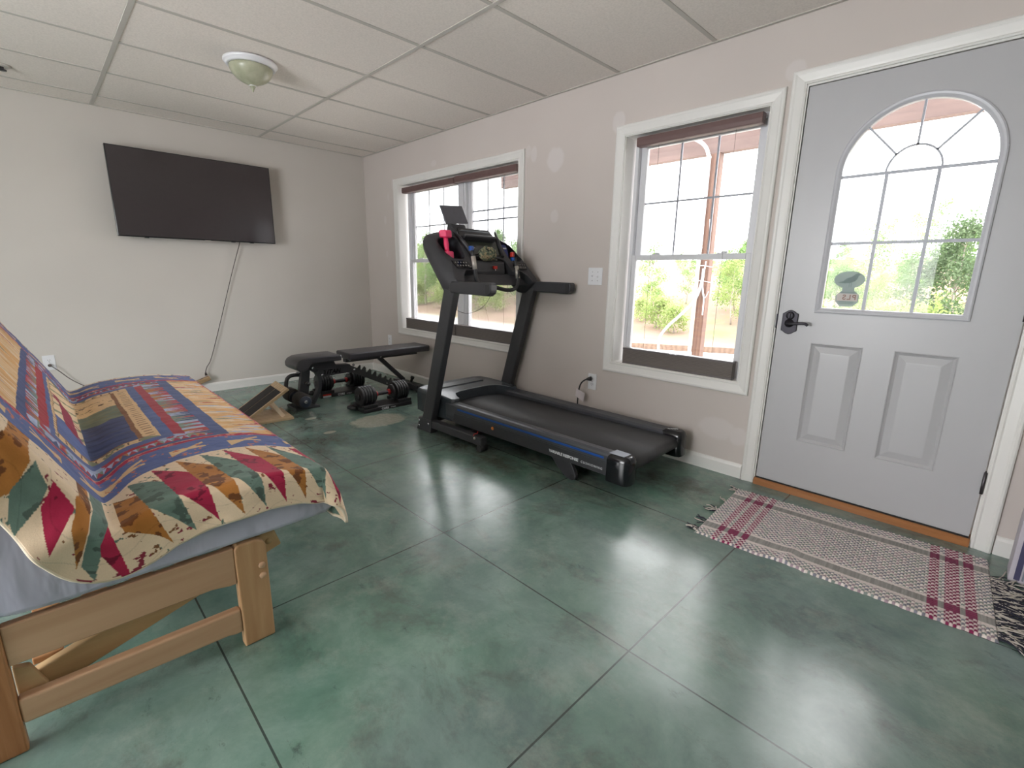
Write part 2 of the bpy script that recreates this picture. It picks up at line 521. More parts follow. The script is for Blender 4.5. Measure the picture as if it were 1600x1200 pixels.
def window(name, W, units, label):
    x0, x1, z0, z1 = W
    root = struct_root(name, label, ((x0 + x1) / 2, 0, z0))
    L = lambda nm, b, m, bev=0.0, par=None: obj(nm, shift(b, root), m, par or root, bev)
    L('casing', casing_frame(x0, x1, z0, z1), WHITE_TRIM)
    b = MB(); t = 0.012
    e = 0.004
    b.box(x0 - t, x0 + e, -0.004, 0.165, z0 - t, z1 + t); b.box(x1 - e, x1 + t, -0.004, 0.165, z0 - t, z1 + t)
    b.box(x0 + e, x1 - e, -0.004, 0.165, z0 - t, z0 + e); b.box(x0 + e, x1 - e, -0.004, 0.165, z1 - e, z1 + t)
    L('jamb', b, WHITE_TRIM)
    b = MB()
    if len(units) > 1: b.box(units[0][1], units[1][0], 0.075, 0.155, z0, z1)
    L('mullion', b, VINYL, 0.003) if len(units) > 1 else None
    for (a, c) in units:
        b = MB(); rect_ring(b, a, c, z0, z1, 0.024, 0.024, 0.03, 0.026, 0.085, 0.155)
        L('frame', b, VINYL, 0.003)
        # outer (upper) sash
        u0, u1, v0, v1 = a + 0.024, c - 0.024, 1.272, z1 - 0.026
        b = MB(); rect_ring(b, u0, u1, v0, v1, 0.044, 0.044, 0.034, 0.040, 0.118, 0.145)
        us = L('upper_sash', b, VINYL, 0.003)
        g0, g1, h0, h1 = u0 + 0.044, u1 - 0.044, v0 + 0.034, v1 - 0.040
        b = MB(); b.box(g0 - 0.004, g1 + 0.004, 0.129, 0.131, h0 - 0.004, h1 + 0.004); L('pane', b, GLASS, par=us)
        b = MB(); m = 0.006
        for k in (1, 2):
            x = g0 + (g1 - g0) * k / 3; b.box(x - m, x + m, 0.132, 0.138, h0, h1)
        zz = [1.633] if not (name == 'window_1' and a > 1.5) else [1.633, 1.717]
        for z in zz: b.box(g0, g1, 0.1325, 0.1375, z - m, z + m)
        L('muntin_grid', b, GRILLE, par=us)
        # inner (lower) sash
        v0, v1 = z0 + 0.03, 1.304
        b = MB(); rect_ring(b, u0, u1, v0, v1, 0.030, 0.030, 0.045, 0.034, 0.088, 0.115)
        ls = L('lower_sash', b, VINYL, 0.003)
        b = MB(); b.box(u0 + 0.026, u1 - 0.026, 0.100, 0.102, v0 + 0.04, v1 - 0.03); L('pane', b, GLASS, par=ls)
        for k in (0.22, 0.78):
            x = u0 + (u1 - u0) * k
            b = MB(); b.box(x - 0.028, x + 0.028, 0.092, 0.114, v1, v1 + 0.006); b.box(x - 0.006, x + 0.03, 0.094, 0.104, v1 + 0.006, v1 + 0.013)
            L('sash_lock', b, VINYL, 0.002, par=ls)
    return root

def shift(b, root):
    """world coordinates -> the root's own frame"""
    M = Matrix.Translation(root.location) @ Matrix.Rotation(root.rotation_euler[2], 4, 'Z')
    M = M.inverted()
    b.v = [M @ Vector(p) for p in b.v]
    return b

window('window_1', W1, [(0.740, 1.612), (1.672, 2.418)], 'white double window behind the treadmill console')
window('window_2', W2, [(3.447, 4.268)], 'white double-hung window beside the entry door')

# cellular shades, lowered to a stack on the sill
def shade_fabric():
    t = NT('taupe_shade_fabric')
    w = t.n('TexWave', wave_type='BANDS', bands_direction='Z'); w.inputs['Scale'].default_value = 34; w.inputs['Distortion'].default_value = 0.6
    t.link(t.coord(), w.inputs['Vector'])
    t.set(color=t.ramp(w.outputs['Fac'], [(0.2, srgb(112, 106, 103)), (0.8, srgb(128, 120, 115))]), rough=0.8)
    return t.m
SHADE = shade_fabric()
SHADE_HEAD = plain('brown_shade_headrail', (104, 80, 78), 0.5, vary=0.03)
SHADE_RAIL = plain('taupe_shade_rail', (108, 102, 102), 0.4, vary=0.03)
SHADE_CORD = plain('shade_cord', (90, 88, 88), 0.7)
def shade(x0, x1, label, ztop=2.018):
    t = thing('window_shade', label, 'window shade', ((x0 + x1) / 2, 0.035, 0.573), 0, 'cellular window shades')
    h = (x1 - x0) / 2
    zt = ztop - 0.573
    b = MB(); b.prism([(-0.028, zt - 0.052), (-0.030, zt - 0.03), (-0.028, zt - 0.004), (-0.02, zt), (0.022, zt), (0.022, zt - 0.055), (-0.02, zt - 0.055)], 'x', -h, h)
    obj('headrail', b, SHADE_HEAD, t, 0.002)
    b = MB(); n = 13; prof = []
    for k in range(n):
        z = 0.014 + 0.084 * k / n
        prof += [(-0.024, z), (-0.027, z + 0.084 / n * 0.5)]
    prof += [(-0.024, 0.098), (0.024, 0.098), (0.024, 0.014)]
    b.prism(prof, 'x', -h + 0.002, h - 0.002)
    obj('pleated_stack', b, SHADE, t)
    b = MB(); b.box(-h, h, -0.027, 0.026, 0.0, 0.014); obj('bottom_rail', b, SHADE_RAIL, t, 0.003)
    b = MB(); b.box(-h, h, -0.028, 0.026, 0.098, 0.112); obj('top_rail', b, SHADE_RAIL, t, 0.003)
    b = MB(); b.box(-0.035, 0.035, -0.033, -0.02, 0.106, 0.110); obj('pull_tab', b, CHROME, t)
    for k in (-0.62, 0.62):
        b = MB(); b.cyl((h * k, 0, 0.11), (h * k, 0, zt - 0.05), 0.0009, 6); obj('cord', b, SHADE_CORD, t)
    return t
shade(3.498, 4.246, 'brown-headed cellular shade lowered in the window beside the door')
shade(0.755, 1.618, 'brown-headed cellular shade in the left half of the double window', 2.012)
shade(1.628, 2.415, 'brown-headed cellular shade in the right half of the double window', 2.016)

# ---- entry door
root = struct_root('door_1', 'white steel entry door with arched window', (4.917, 0, 0))
D = lambda nm, b, m, bev=0.0, par=None, lab=None: obj(nm, shift(b, root) if par is None else shiftto(b), m, par or root, bev, label=lab)
def shiftto(b): return shift(b, root)
D('casing', casing_frame(4.443, 5.377, 0, 2.092, False), WHITE_TRIM)
b = MB(); b.box(4.428, 4.449, -0.002, 0.165, 0, 2.10); b.box(5.371, 5.392, -0.002, 0.165, 0, 2.10); b.box(4.449, 5.371, -0.002, 0.165, 2.083, 2.104)
b.box(4.449, 4.464, 0.048, 0.16, 0, 2.083); b.box(5.356, 5.371, 0.048, 0.16, 0, 2.083); b.box(4.449, 5.371, 0.048, 0.16, 2.068, 2.083)
D('jamb', b, WHITE_TRIM)
b = MB(); b.prism([(-0.022, 0), (-0.022, 0.026), (-0.012, 0.037), (0.16, 0.037), (0.16, 0)], 'x', 4.449, 5.371)
D('threshold', b, wood('oak_threshold', (166, 110, 64), (124, 78, 42), axis='x'))
b = MB(); b.box(4.455, 5.365, -0.004, 0.02, 0.037, 0.043); D('door_sweep', b, plain('black_rubber', (28, 28, 28), 0.7))
SX0, SX1, SZ0, SZ1 = 4.455, 5.365, 0.044, 2.078
LX0, LX1, LZ0 = 4.622, 5.208, 0.997      # outer edge of the glazing frame
LC, LZS = (LX0 + LX1) / 2, 1.66
LR = (LX1 - LX0) / 2
YF, YBk = 0.0, 0.044
def arch(r, n=24, zb=None, c=LC, zs=LZS):
    """outline of the arched light: bottom left, up over the arch, bottom right"""
    pts = [(c - r, zb)] if zb is not None else []
    pts += [(c - r * math.cos(PI * k / n), zs + r * math.sin(PI * k / n)) for k in range(n + 1)]
    if zb is not None: pts.append((c + r, zb))
    return pts
PANELS = [(4.627, 4.853, 0.305, 0.842), (4.975, 5.201, 0.305, 0.842)]
b = MB()
for y in (YF, YBk):
    for c in cells(SX0, SX1, SZ0, LZS, [(LX0, LX1, LZ0, LZS)] + (PANELS if y == YF else [])):
        b.add([(c[0], y, c[2]), (c[1], y, c[2]), (c[1], y, c[3]), (c[0], y, c[3])], [(0, 1, 2, 3)])
    a = arch(LR)
    top = [(SX0, LZS)] + [(p[0], SZ1) for p in a] + [(SX1, LZS)]
    for i in range(len(a) - 1):
        b.add([(a[i][0], y, a[i][1]), (a[i + 1][0], y, a[i + 1][1]), (a[i + 1][0], y, SZ1), (a[i][0], y, SZ1)], [(0, 1, 2, 3)])
    for xa, xb in ((SX0, LX0), (LX1, SX1)):
        b.add([(xa, y, LZS), (xb, y, LZS), (xb, y, SZ1), (xa, y, SZ1)], [(0, 1, 2, 3)])
e = [(SX0, SZ0), (SX1, SZ0), (SX1, SZ1), (SX0, SZ1)]
for i in range(4):
    p, q = e[i], e[(i + 1) % 4]
    b.add([(p[0], YF, p[1]), (q[0], YF, q[1]), (q[0], YBk, q[1]), (p[0], YBk, p[1])], [(0, 1, 2, 3)])
slab = D('door_slab', b, DOOR_PAINT)
for (x0, x1, z0, z1) in PANELS:
    b = MB(); rings = []
    for d, y in ((0, 0.0), (0.004, -0.002), (0.010, 0.004), (0.018, 0.009), (0.026, 0.007), (0.048, 0.001), (0.052, 0.0005)):
        rings.append([(x0 + d, y, z0 + d), (x1 - d, y, z0 + d), (x1 - d, y, z1 - d), (x0 + d, y, z1 - d)])
    b.loft(rings, True, False, False)
    r = rings[-1]; b.add(r, [(0, 1, 2, 3)])
    D('raised_panel', b, DOOR_PAINT, par=slab)
# glazing frame (swept round the arch)
LITE_FRAME = plain('door_glazing_frame', (192, 192, 198), 0.35, vary=0.02)
prof = [(0.0, 0.0), (0.0, -0.010), (0.006, -0.014), (0.014, -0.012), (0.022, -0.006), (0.026, -0.002), (0.026, 0.022)]
rings = []
for d, y in prof:
    rings.append([(p[0], y, p[1]) for p in arch(LR - d, 28, LZ0 + d)])
b = MB(); b.loft(rings, True, False, False)
lf = D('glazing_frame', b, LITE_FRAME)
gi = LR - 0.026
b = MB()
for y in (0.019, 0.023):
    o = arch(gi, 28, LZ0 + 0.026)
    b.add([(p[0], y, p[1]) for p in o], [tuple(range(len(o)))])
D('pane', b, glass('door_glass', refl=0.4), par=lf)
b = MB(); m = 0.0068; y0, y1 = 0.009, 0.018
gz0 = LZ0 + 0.026
for x in (4.822, 5.006): b.box(x - m, x + m, y0, y1, gz0, 1.644)
for z in (1.337, 1.644): b.box(LC - gi, LC + gi, y0 + 0.0005, y1 - 0.0005, z - m, z + m)
sub = 0.098
pth = [(4.914 - sub * math.cos(PI * k / 20), 1.644 + sub * 1.08 * math.sin(PI * k / 20)) for k in range(21)]
for i in range(20): b.bar((pth[i][0], 0.0135, pth[i][1]), (pth[i + 1][0], 0.0135, pth[i + 1][1]), 0.008, 0.011, (0, 1, 0))
for ang in (135, 90, 45):
    a = math.radians(ang)
    b.bar((4.914 + sub * math.cos(a), 0.0135, 1.648 + sub * math.sin(a)), (LC + gi * math.cos(a), 0.0135, LZS + gi * math.sin(a)), 0.0085, 0.011, (0, 1, 0))
D('muntin_grid', b, GRILLE, par=lf)
# lever handle set
BRONZE = plain('dark_bronze', (52, 50, 56), 0.42, metal=0.6, vary=0.1)
b = MB()
pl = []
for k in range(41):
    s = k / 40
pl = [(4.477, 0.895), (4.477, 0.985), (4.487, 0.990), (4.500, 1.000), (4.515, 1.004), (4.530, 1.000), (4.543, 0.990), (4.553, 0.985), (4.553, 0.895), (4.543, 0.890), (4.530, 0.880), (4.515, 0.876), (4.500, 0.880), (4.487, 0.890)]
b.prism(pl, 'y', 0.0, -0.008)
hs = D('handle_plate', b, BRONZE, 0.003)
b = MB(); b.lathe([(0.022, 0), (0.022, 0.008), (0.016, 0.012), (0.012, 0.03), (0.011, 0.045), (0.0, 0.046)], (4.515, -0.006, 0.935), (0, -1, 0), 20)
b.tube(smooth_path([(4.515, -0.045, 0.935), (4.54, -0.05, 0.936), (4.575, -0.05, 0.940), (4.60, -0.048, 0.940), (4.612, -0.046, 0.931)]), 0.0075, 10)
D('lever', b, BRONZE, par=hs)
b = MB(); b.lathe([(0.020, 0), (0.020, 0.006), (0.014, 0.009), (0, 0.009)], (4.515, -0.007, 0.975), (0, -1, 0), 20); b.box(4.512, 4.518, -0.028, -0.012, 0.963, 0.987)
D('thumb_turn', b, BRONZE, par=hs)
b = MB(); b.box(4.447, 4.4545, -0.006, 0.02, 0.905, 0.980); D('strike', b, BRONZE, 0.002)
HINGE = plain('hinge_steel', (92, 88, 92), 0.4, metal=0.8)
for z in (0.306, 1.06, 1.82):
    b = MB(); b.cyl((5.368, -0.008, z - 0.05), (5.368, -0.008, z + 0.05), 0.006, 12); b.box(5.366, 5.372, -0.006, 0.02, z - 0.05, z + 0.05); D('hinge', b, HINGE)
# sticker seen from its back on the glass
def decal(name, rgb, clear):
    t = NT(name); t.set(color=srgb(*rgb), rough=0.6)
    tr = t.n('BsdfTransparent'); mx = t.n('MixShader'); mx.inputs[0].default_value = clear
    t.link(t.b.outputs[0], mx.inputs[1]); t.link(tr.outputs[0], mx.inputs[2]); t.link(mx.outputs[0], t.t.nodes['Material Output'].inputs['Surface'])
    return t.m
DECAL = decal('sticker_back_grey', (168, 180, 182), 0.30); DECAL2 = decal('sticker_back_pale', (206, 198, 194), 0.1)
DECAL_DK = plain('sticker_dark_print', (112, 128, 128), 0.6); DECAL_TX = plain('sticker_brown_print', (150, 118, 108), 0.6)
b = MB(); ov = [(4.7455 + 0.064 * math.cos(2 * PI * k / 40), 1.165 + 0.041 * math.sin(2 * PI * k / 40)) for k in range(40)]
b.prism(ov, 'y', 0.0178, 0.0186); b.box(4.722, 4.772, 0.0177, 0.0186, 1.100, 1.130)
oc = [(4.70, 1.058), (4.722, 1.034), (4.772, 1.034), (4.796, 1.058), (4.796, 1.090), (4.776, 1.110), (4.720, 1.110), (4.70, 1.090)]
b.prism(oc, 'y', 0.0179, 0.0186)
st = D('sticker', b, DECAL, par=lf, lab='grey oval and octagonal sticker with a bird')
b = MB(); b.prism([(4.704, 1.062), (4.792, 1.062), (4.792, 1.098), (4.704, 1.098)], 'y', 0.0172, 0.0178); D('sticker_panel', b, DECAL2, par=lf)
b = MB(); bird = [(4.700, 1.150), (4.722, 1.158), (4.735, 1.172), (4.755, 1.180), (4.768, 1.192), (4.780, 1.196), (4.790, 1.190), (4.781, 1.184), (4.779, 1.172), (4.770, 1.158), (4.752, 1.150), (4.730, 1.148)]
b.prism(bird, 'y', 0.0168, 0.0177); b.box(4.748, 4.750, 0.0168, 0.0177, 1.130, 1.150); b.box(4.756, 4.758, 0.0168, 0.0177, 1.130, 1.151)
for z in (1.048, 1.055, 1.103): b.box(4.716, 4.778, 0.0168, 0.0177, z, z + 0.003)
D('sticker_bird', b, DECAL_DK, par=lf)
lettering('sticker_letters', 'PLS', 0.034, DECAL_TX, lf, (4.786 - 4.917, 0.0166, 1.069), (-1, 0, 0), (0, 0, 1), spacing=1.25, offset=0.0006)
# ---------------------------------------------------------------- treadmill
TM_BODY = plain('treadmill_charcoal_steel', (60, 60, 64), 0.48, bump=0.06, bscale=900)
TM_PLAST = plain('treadmill_black_plastic', (55, 55, 59), 0.42, bump=0.05, bscale=700)
TM_RAIL = plain('treadmill_rail_plastic', (70, 72, 78), 0.28, vary=0.04, bump=0.05, bscale=500)
TM_HOOD = plain('treadmill_hood_plastic', (66, 72, 78), 0.25, vary=0.03)
BLUE_STRIPE = plain('treadmill_blue_stripe', (20, 78, 160), 0.35, vary=0.02)
SILVER = plain('brushed_silver', (196, 190, 182), 0.35, metal=0.5)
RED_PL = plain('red_plastic', (205, 50, 42), 0.4)
SCREEN_GREEN = plain('console_display_glass', (58, 62, 56), 0.15, vary=0.05)
def belt_mat():
    t = NT('treadmill_belt_rubber')
    t.set(color=t.ramp(t.noise(400, 2), [(0.35, srgb(50, 50, 52)), (0.65, srgb(72, 72, 75))]), rough=0.55)
    t.bump(t.noise(500, 2), 0.25, 0.002)
    return t.m
BELT = belt_mat()

tm = thing('treadmill', 'black folding treadmill with blue side stripe along the window wall', 'treadmill', (2.36, -0.89, 0), math.radians(1.5))
# floor frame
for nm, v0, v1 in (('base_rail', 0.0, 0.055), ('base_rail', 0.785, 0.84)):
    b = MB(); b.box(-0.05, 0.655, v0, v1, 0.040, 0.098); r = obj(nm, b, TM_BODY, tm, 0.006)
    b = MB(); b.cyl((0.64, v0 - 0.004, 0.024), (0.64, v1 + 0.004, 0.024), 0.024, 18); obj('foot_roller', b, BLACK_PLASTIC, r)
    b = MB(); b.cyl((-0.02, (v0 + v1) / 2, 0.0), (-0.02, (v0 + v1) / 2, 0.042), 0.02, 14); obj('leveling_foot', b, BLACK_PLASTIC, r)
b = MB(); b.box(-0.04, 0.02, 0.055, 0.785, 0.045, 0.095); obj('base_crossbar', b, TM_BODY, tm, 0.005)
b = MB(); b.box(0.44, 0.49, 0.055, 0.785, 0.05, 0.09); obj('base_crossbar', b, TM_BODY, tm, 0.005)
b = MB(); b.tube(smooth_path([(0.585, -0.004, 0.10), (0.60, -0.006, 0.118), (0.622, -0.004, 0.126), (0.628, 0.0, 0.142)]), 0.0025, 6); obj('ground_wire', b, RED_PL, tm)
b = MB(); b.lathe([(0.0, 0), (0.009, 0.001), (0.009, 0.006), (0, 0.007)], (0.600, -0.004, 0.088), (0, -1, 0), 12); obj('wire_terminal', b, SILVER, tm)
# uprights
for v0, v1 in ((0.0, 0.055), (0.785, 0.84)):
    b = MB()
    b.prism([(-0.018, 0.04), (0.095, 0.04), (0.398, 1.065), (0.285, 1.065)], 'y', v0, v1)
    up = obj('upright', b, TM_BODY, tm, 0.007)
    b = MB(); b.prism([(-0.065, 0.0), (0.11, 0.0), (0.12, 0.10), (-0.03, 0.10)], 'y', v0 - 0.006, v1 + 0.006); obj('foot_bracket', b, TM_BODY, up, 0.004)
    side = v0 - 0.006 if v0 == 0.0 else v0 - 0.007
    for (u, z) in ((-0.03, 0.035), (-0.025, 0.075), (0.09, 0.07)):
        b = MB(); b.lathe([(0.010, 0), (0.010, 0.005), (0.006, 0.008), (0, 0.008)], (u, side, z), (0, -1, 0), 10); obj('bolt', b, CHROME, up)
# handles
for v0, v1 in ((-0.006, 0.052), (0.788, 0.846)):
    b = MB()
    b.prism([(0.345, 1.055), (0.36, 1.038), (0.715, 1.030), (0.742, 1.046), (0.748, 1.066), (0.748, 1.098), (0.738, 1.112), (0.372, 1.114), (0.352, 1.10)], 'y', v0, v1)
    h = obj('handle', b, TM_PLAST, tm, 0.009, 3)
    b = MB(); b.prism([(0.700, 1.040), (0.728, 1.046), (0.736, 1.064), (0.736, 1.094), (0.728, 1.102), (0.700, 1.102)], 'y', v0 - 0.002, v0 + 0.004); obj('end_cap', b, BLACK_PLASTIC, h, 0.001)

# console shell: plane through (u=.15, z=1.43), falling toward the user
CD = Vector((0.633, 0, -0.774)); CN = Vector((0.774, 0, 0.633)); CO = Vector((0.15, 0, 1.43))
def C3(v, w, n=0.0):
    return CO + CD * w + CN * n + Vector((0, v, 0))
WIDE = [(0.42, -0.100), (0.33, -0.094), (0.25, -0.082), (0.17, -0.066), (0.10, -0.046), (0.05, -0.024), (0.02, 0.004), (0.004, 0.045), (0.0, 0.10), (0.0, 0.25), (0.0, 0.40), (0.02, 0.425), (0.075, 0.415), (0.10, 0.36), (0.14, 0.318), (0.235, 0.312), (0.262, 0.215), (0.30, 0.195), (0.42, 0.192)]
FACE = [(0.42, -0.075), (0.35, -0.066), (0.28, -0.042), (0.215, -0.010), (0.165, 0.018), (0.125, 0.044), (0.098, 0.070), (0.078, 0.10), (0.066, 0.14), (0.045, 0.25), (0.012, 0.385)]
FACE += WIDE[len(FACE):]
def outline(mix, top, inset):
    """mix 0: the narrow arched face, 1: the wide body behind it"""
    half = [(a_[0] * (1 - mix) + w_[0] * mix, a_[1] * (1 - mix) + w_[1] * mix) for a_, w_ in zip(FACE, WIDE)]
    pts = half + [(0.84 - v, w) for v, w in half[-2:0:-1]]
    out = []
    for v, w in pts:
        vv = 0.42 + (v - 0.42) * (1 - inset / 0.42)
        ww = w + (top if w < 0.05 else (top * 0.3 if w < 0.15 else 0)) - (inset if w > 0.19 else 0)
        out.append((vv, ww))
    return out
b = MB()
b.loft([[C3(v, w, n) for v, w in outline(m_, t, i)] for n, m_, t, i in ((0.0, 0, 0.008, 0.008), (-0.006, 0, 0.002, 0.002), (-0.014, 0.06, 0, 0), (-0.045, 0.55, -0.012, 0), (-0.075, 0.9, -0.03, 0), (-0.10, 1, -0.044, 0), (-0.122, 1, -0.042, 0.002), (-0.146, 1, -0.022, 0.010), (-0.16, 1, 0.01, 0.03))], True, True, True)
shell = obj('console_shell', b, TM_PLAST, tm)
# cut the two cup-holder recesses
def carve(o, cutters):
    keep = []
    for cb in cutters:
        c = obj('cutter', cb, TM_PLAST, o.parent); keep.append(c)
        m = o.modifiers.new('cut', 'BOOLEAN'); m.object = c; m.operation = 'DIFFERENCE'; m.solver = 'EXACT'
    bpy.context.view_layer.update()
    dg = bpy.context.evaluated_depsgraph_get()
    me = bpy.data.meshes.new_from_object(o.evaluated_get(dg))
    o.modifiers.clear(); old = o.data; o.data = me; me.name = old.name
    for c in keep:
        d = c.data; bpy.data.objects.remove(c); bpy.data.meshes.remove(d)
cut = []
for v0, v1 in ((0.058, 0.208), (0.632, 0.782)):
    cb = MB(); pts = []
    for k in range(28):
        a = 2 * PI * k / 28
        cv, cw = (v0 + v1) / 2, 0.116
        ex = lambda s: math.copysign(abs(s) ** 0.5, s)
        pts.append((cv + (v1 - v0) / 2 * ex(math.cos(a)), cw + 0.102 * ex(math.sin(a))))
    cb.loft([[C3(v, w, n) for v, w in pts] for n in (0.05, -0.148)], True, True, False)
    cut.append(cb)
carve(shell, cut)
# raised rims beside the display, the display, keypad, ledge
for sgn in (1, -1):
    f = (lambda v: v) if sgn == 1 else (lambda v: 0.84 - v)
    b = MB()
    pth = [C3(f(0.205), -0.055, 0.004), C3(f(0.232), 0.03, 0.010), C3(f(0.255), 0.11, 0.012), C3(f(0.275), 0.19, 0.010)]
    b.tube(smooth_path(pth, 5), [0.010] * 5 + [0.014] * 10 + [0.010], 8)
    obj('console_rib', b, TM_PLAST, shell)
    b = MB()
    p = [C3(f(0.055), 0.238, 0.001), C3(f(0.195), 0.238, 0.001), C3(f(0.210), 0.298, 0.001), C3(f(0.075), 0.298, 0.001)]
    b.add(p + [q + CN * 0.005 for q in p], [(0, 1, 2, 3), (4, 5, 6, 7), (0, 1, 5, 4), (1, 2, 6, 5), (2, 3, 7, 6), (3, 0, 4, 7)])
    kp = obj('keypad', b, DARK_GLOSS, shell)
    for r_ in range(2):
        for c_ in range(5):
            q = C3(f(0.078 + 0.024 * c_ + 0.008 * r_), 0.254 + 0.026 * r_, 0.006)
            b = MB(); b.lathe([(0.0055, 0), (0.0055, 0.002), (0.0, 0.003)], q, CN, 8); obj('key', b, plain('keypad_key', (150, 145, 142), 0.5) if (r_ + c_) == 0 and sgn == 1 else bpy.data.materials['keypad_key'], kp)
def panel(name, v0, v1, w0, w1, n0, n1, mat, par, bev=0.0, vt=0.0):
    b = MB(); p = [(v0 + vt, w0), (v1 - vt, w0), (v1, w1), (v0, w1)]
    b.loft([[C3(v, w, n) for v, w in p] for n in (n0, n1)], True, True, False)
    return obj(name, b, mat, par, bev)
panel('upper_display', 0.245, 0.595, -0.068, 0.015, -0.004, 0.006, DARK_GLOSS, shell, 0.004, 0.02)
panel('display_bezel', 0.265, 0.575, -0.050, -0.034, 0.004, 0.008, TM_HOOD, shell, 0.001, 0.03)
panel('tablet_ledge', 0.250, 0.560, 0.028, 0.052, -0.002, 0.050, TM_PLAST, shell, 0.008)
panel('main_display', 0.265, 0.575, 0.055, 0.175, -0.003, 0.005, SCREEN_GREEN, shell, 0.003, -0.0)
for k in range(3):
    b = MB(); b.lathe([(0.006, 0), (0.006, 0.003), (0, 0.004)], C3(0.285 + 0.022 * k, 0.115, 0.004), CN, 10); obj('button', b, PRINT_WHITE, shell)
# centre housing with fan vent and safety key
b = MB(); b.prism([(0.11, 1.14), (0.235, 1.104), (0.285, 1.128), (0.298, 1.185), (0.290, 1.252), (0.262, 1.262), (0.215, 1.270), (0.17, 1.30)], 'y', 0.285, 0.575)
ch = obj('center_housing', b, TM_PLAST, tm, 0.012, 3)
b = MB(); b.lathe([(0.024, -0.001), (0.026, 0.003), (0.020, 0.006), (0, 0.006)], (0.250, 0.50, 1.2675), (0.25, 0, 1), 20); obj('start_button', b, plain('grey_knob', (120, 116, 108), 0.4), ch)
b = MB(); b.box(0.250, 0.285, 0.378, 0.438, 1.258, 1.270); obj('stop_button', b, RED_PL, ch, 0.003)
b = MB(); b.box(0.294, 0.312, 0.445, 0.478, 1.200, 1.222); sk = obj('safety_key', b, RED_PL, ch, 0.003)
b = MB(); b.tube([(0.305, 0.462, 1.202), (0.308, 0.462, 1.188)], 0.003, 8); obj('key_tab', b, PRINT_WHITE, sk)
# under-console tray joining the arms
b = MB(); b.prism([(0.24, 1.085), (0.36, 1.085), (0.30, 1.165), (0.20, 1.165)], 'y', 0.055, 0.785); obj('console_brace', b, TM_BODY, tm, 0.006)
# pulse bar
path = smooth_path([(0.345, 0.205, 1.315), (0.372, 0.205, 1.19), (0.375, 0.225, 1.105), (0.362, 0.30, 1.078), (0.350, 0.42, 1.070), (0.340, 0.54, 1.050), (0.352, 0.608, 1.056), (0.362, 0.640, 1.095), (0.352, 0.648, 1.18), (0.322, 0.645, 1.285)], 8)
b = MB(); b.tube(path, 0.0145, 12); pb = obj('pulse_bar', b, BLACK_PLASTIC, tm)
b = MB(); b.tube([(0.353, 0.204, 1.280), (0.372, 0.204, 1.192)], 0.0165, 14); obj('pulse_grip', b, SILVER, pb)
b = MB(); b.tube([(0.358, 0.648, 1.135), (0.340, 0.648, 1.225)], 0.0165, 14); obj('pulse_grip', b, SILVER, pb)
b = MB(); b.box(0.31, 0.338, 0.606, 0.628, 1.290, 1.325); obj('speed_toggle', b, RED_PL, pb, 0.004)
b = MB(); b.box(0.31, 0.338, 0.612, 0.634, 1.262, 1.288); obj('incline_toggle', b, BLUE_STRIPE, pb, 0.004)
b = MB(); b.box(0.318, 0.348, 0.192, 0.216, 1.318, 1.348); obj('incline_toggle', b, BLUE_STRIPE, pb, 0.004)
# loose lead looping under the console
b = MB(); b.tube(smooth_path([(0.28, 0.10, 1.09), (0.25, 0.10, 0.98), (0.235, 0.16, 0.91), (0.24, 0.26, 0.885), (0.25, 0.38, 0.92), (0.262, 0.45, 1.0), (0.27, 0.47, 1.11)], 8), 0.0018, 6); obj('hanging_lead', b, BLACK_PLASTIC, tm)
b = MB(); b.tube(smooth_path([(0.30, 0.58, 1.15), (0.315, 0.585, 1.09), (0.318, 0.58, 1.02)], 6), 0.0015, 6); obj('hanging_lead', b, BLACK_PLASTIC, tm)
# tablet rest on top of the arch
b = MB(); b.prism([(0.0, 1.43), (0.10, 1.43), (0.080, 1.490), (0.068, 1.514), (0.02, 1.514), (0.01, 1.48)], 'y', 0.25, 0.38); obj('tablet_rest', b, TM_PLAST, tm, 0.008)

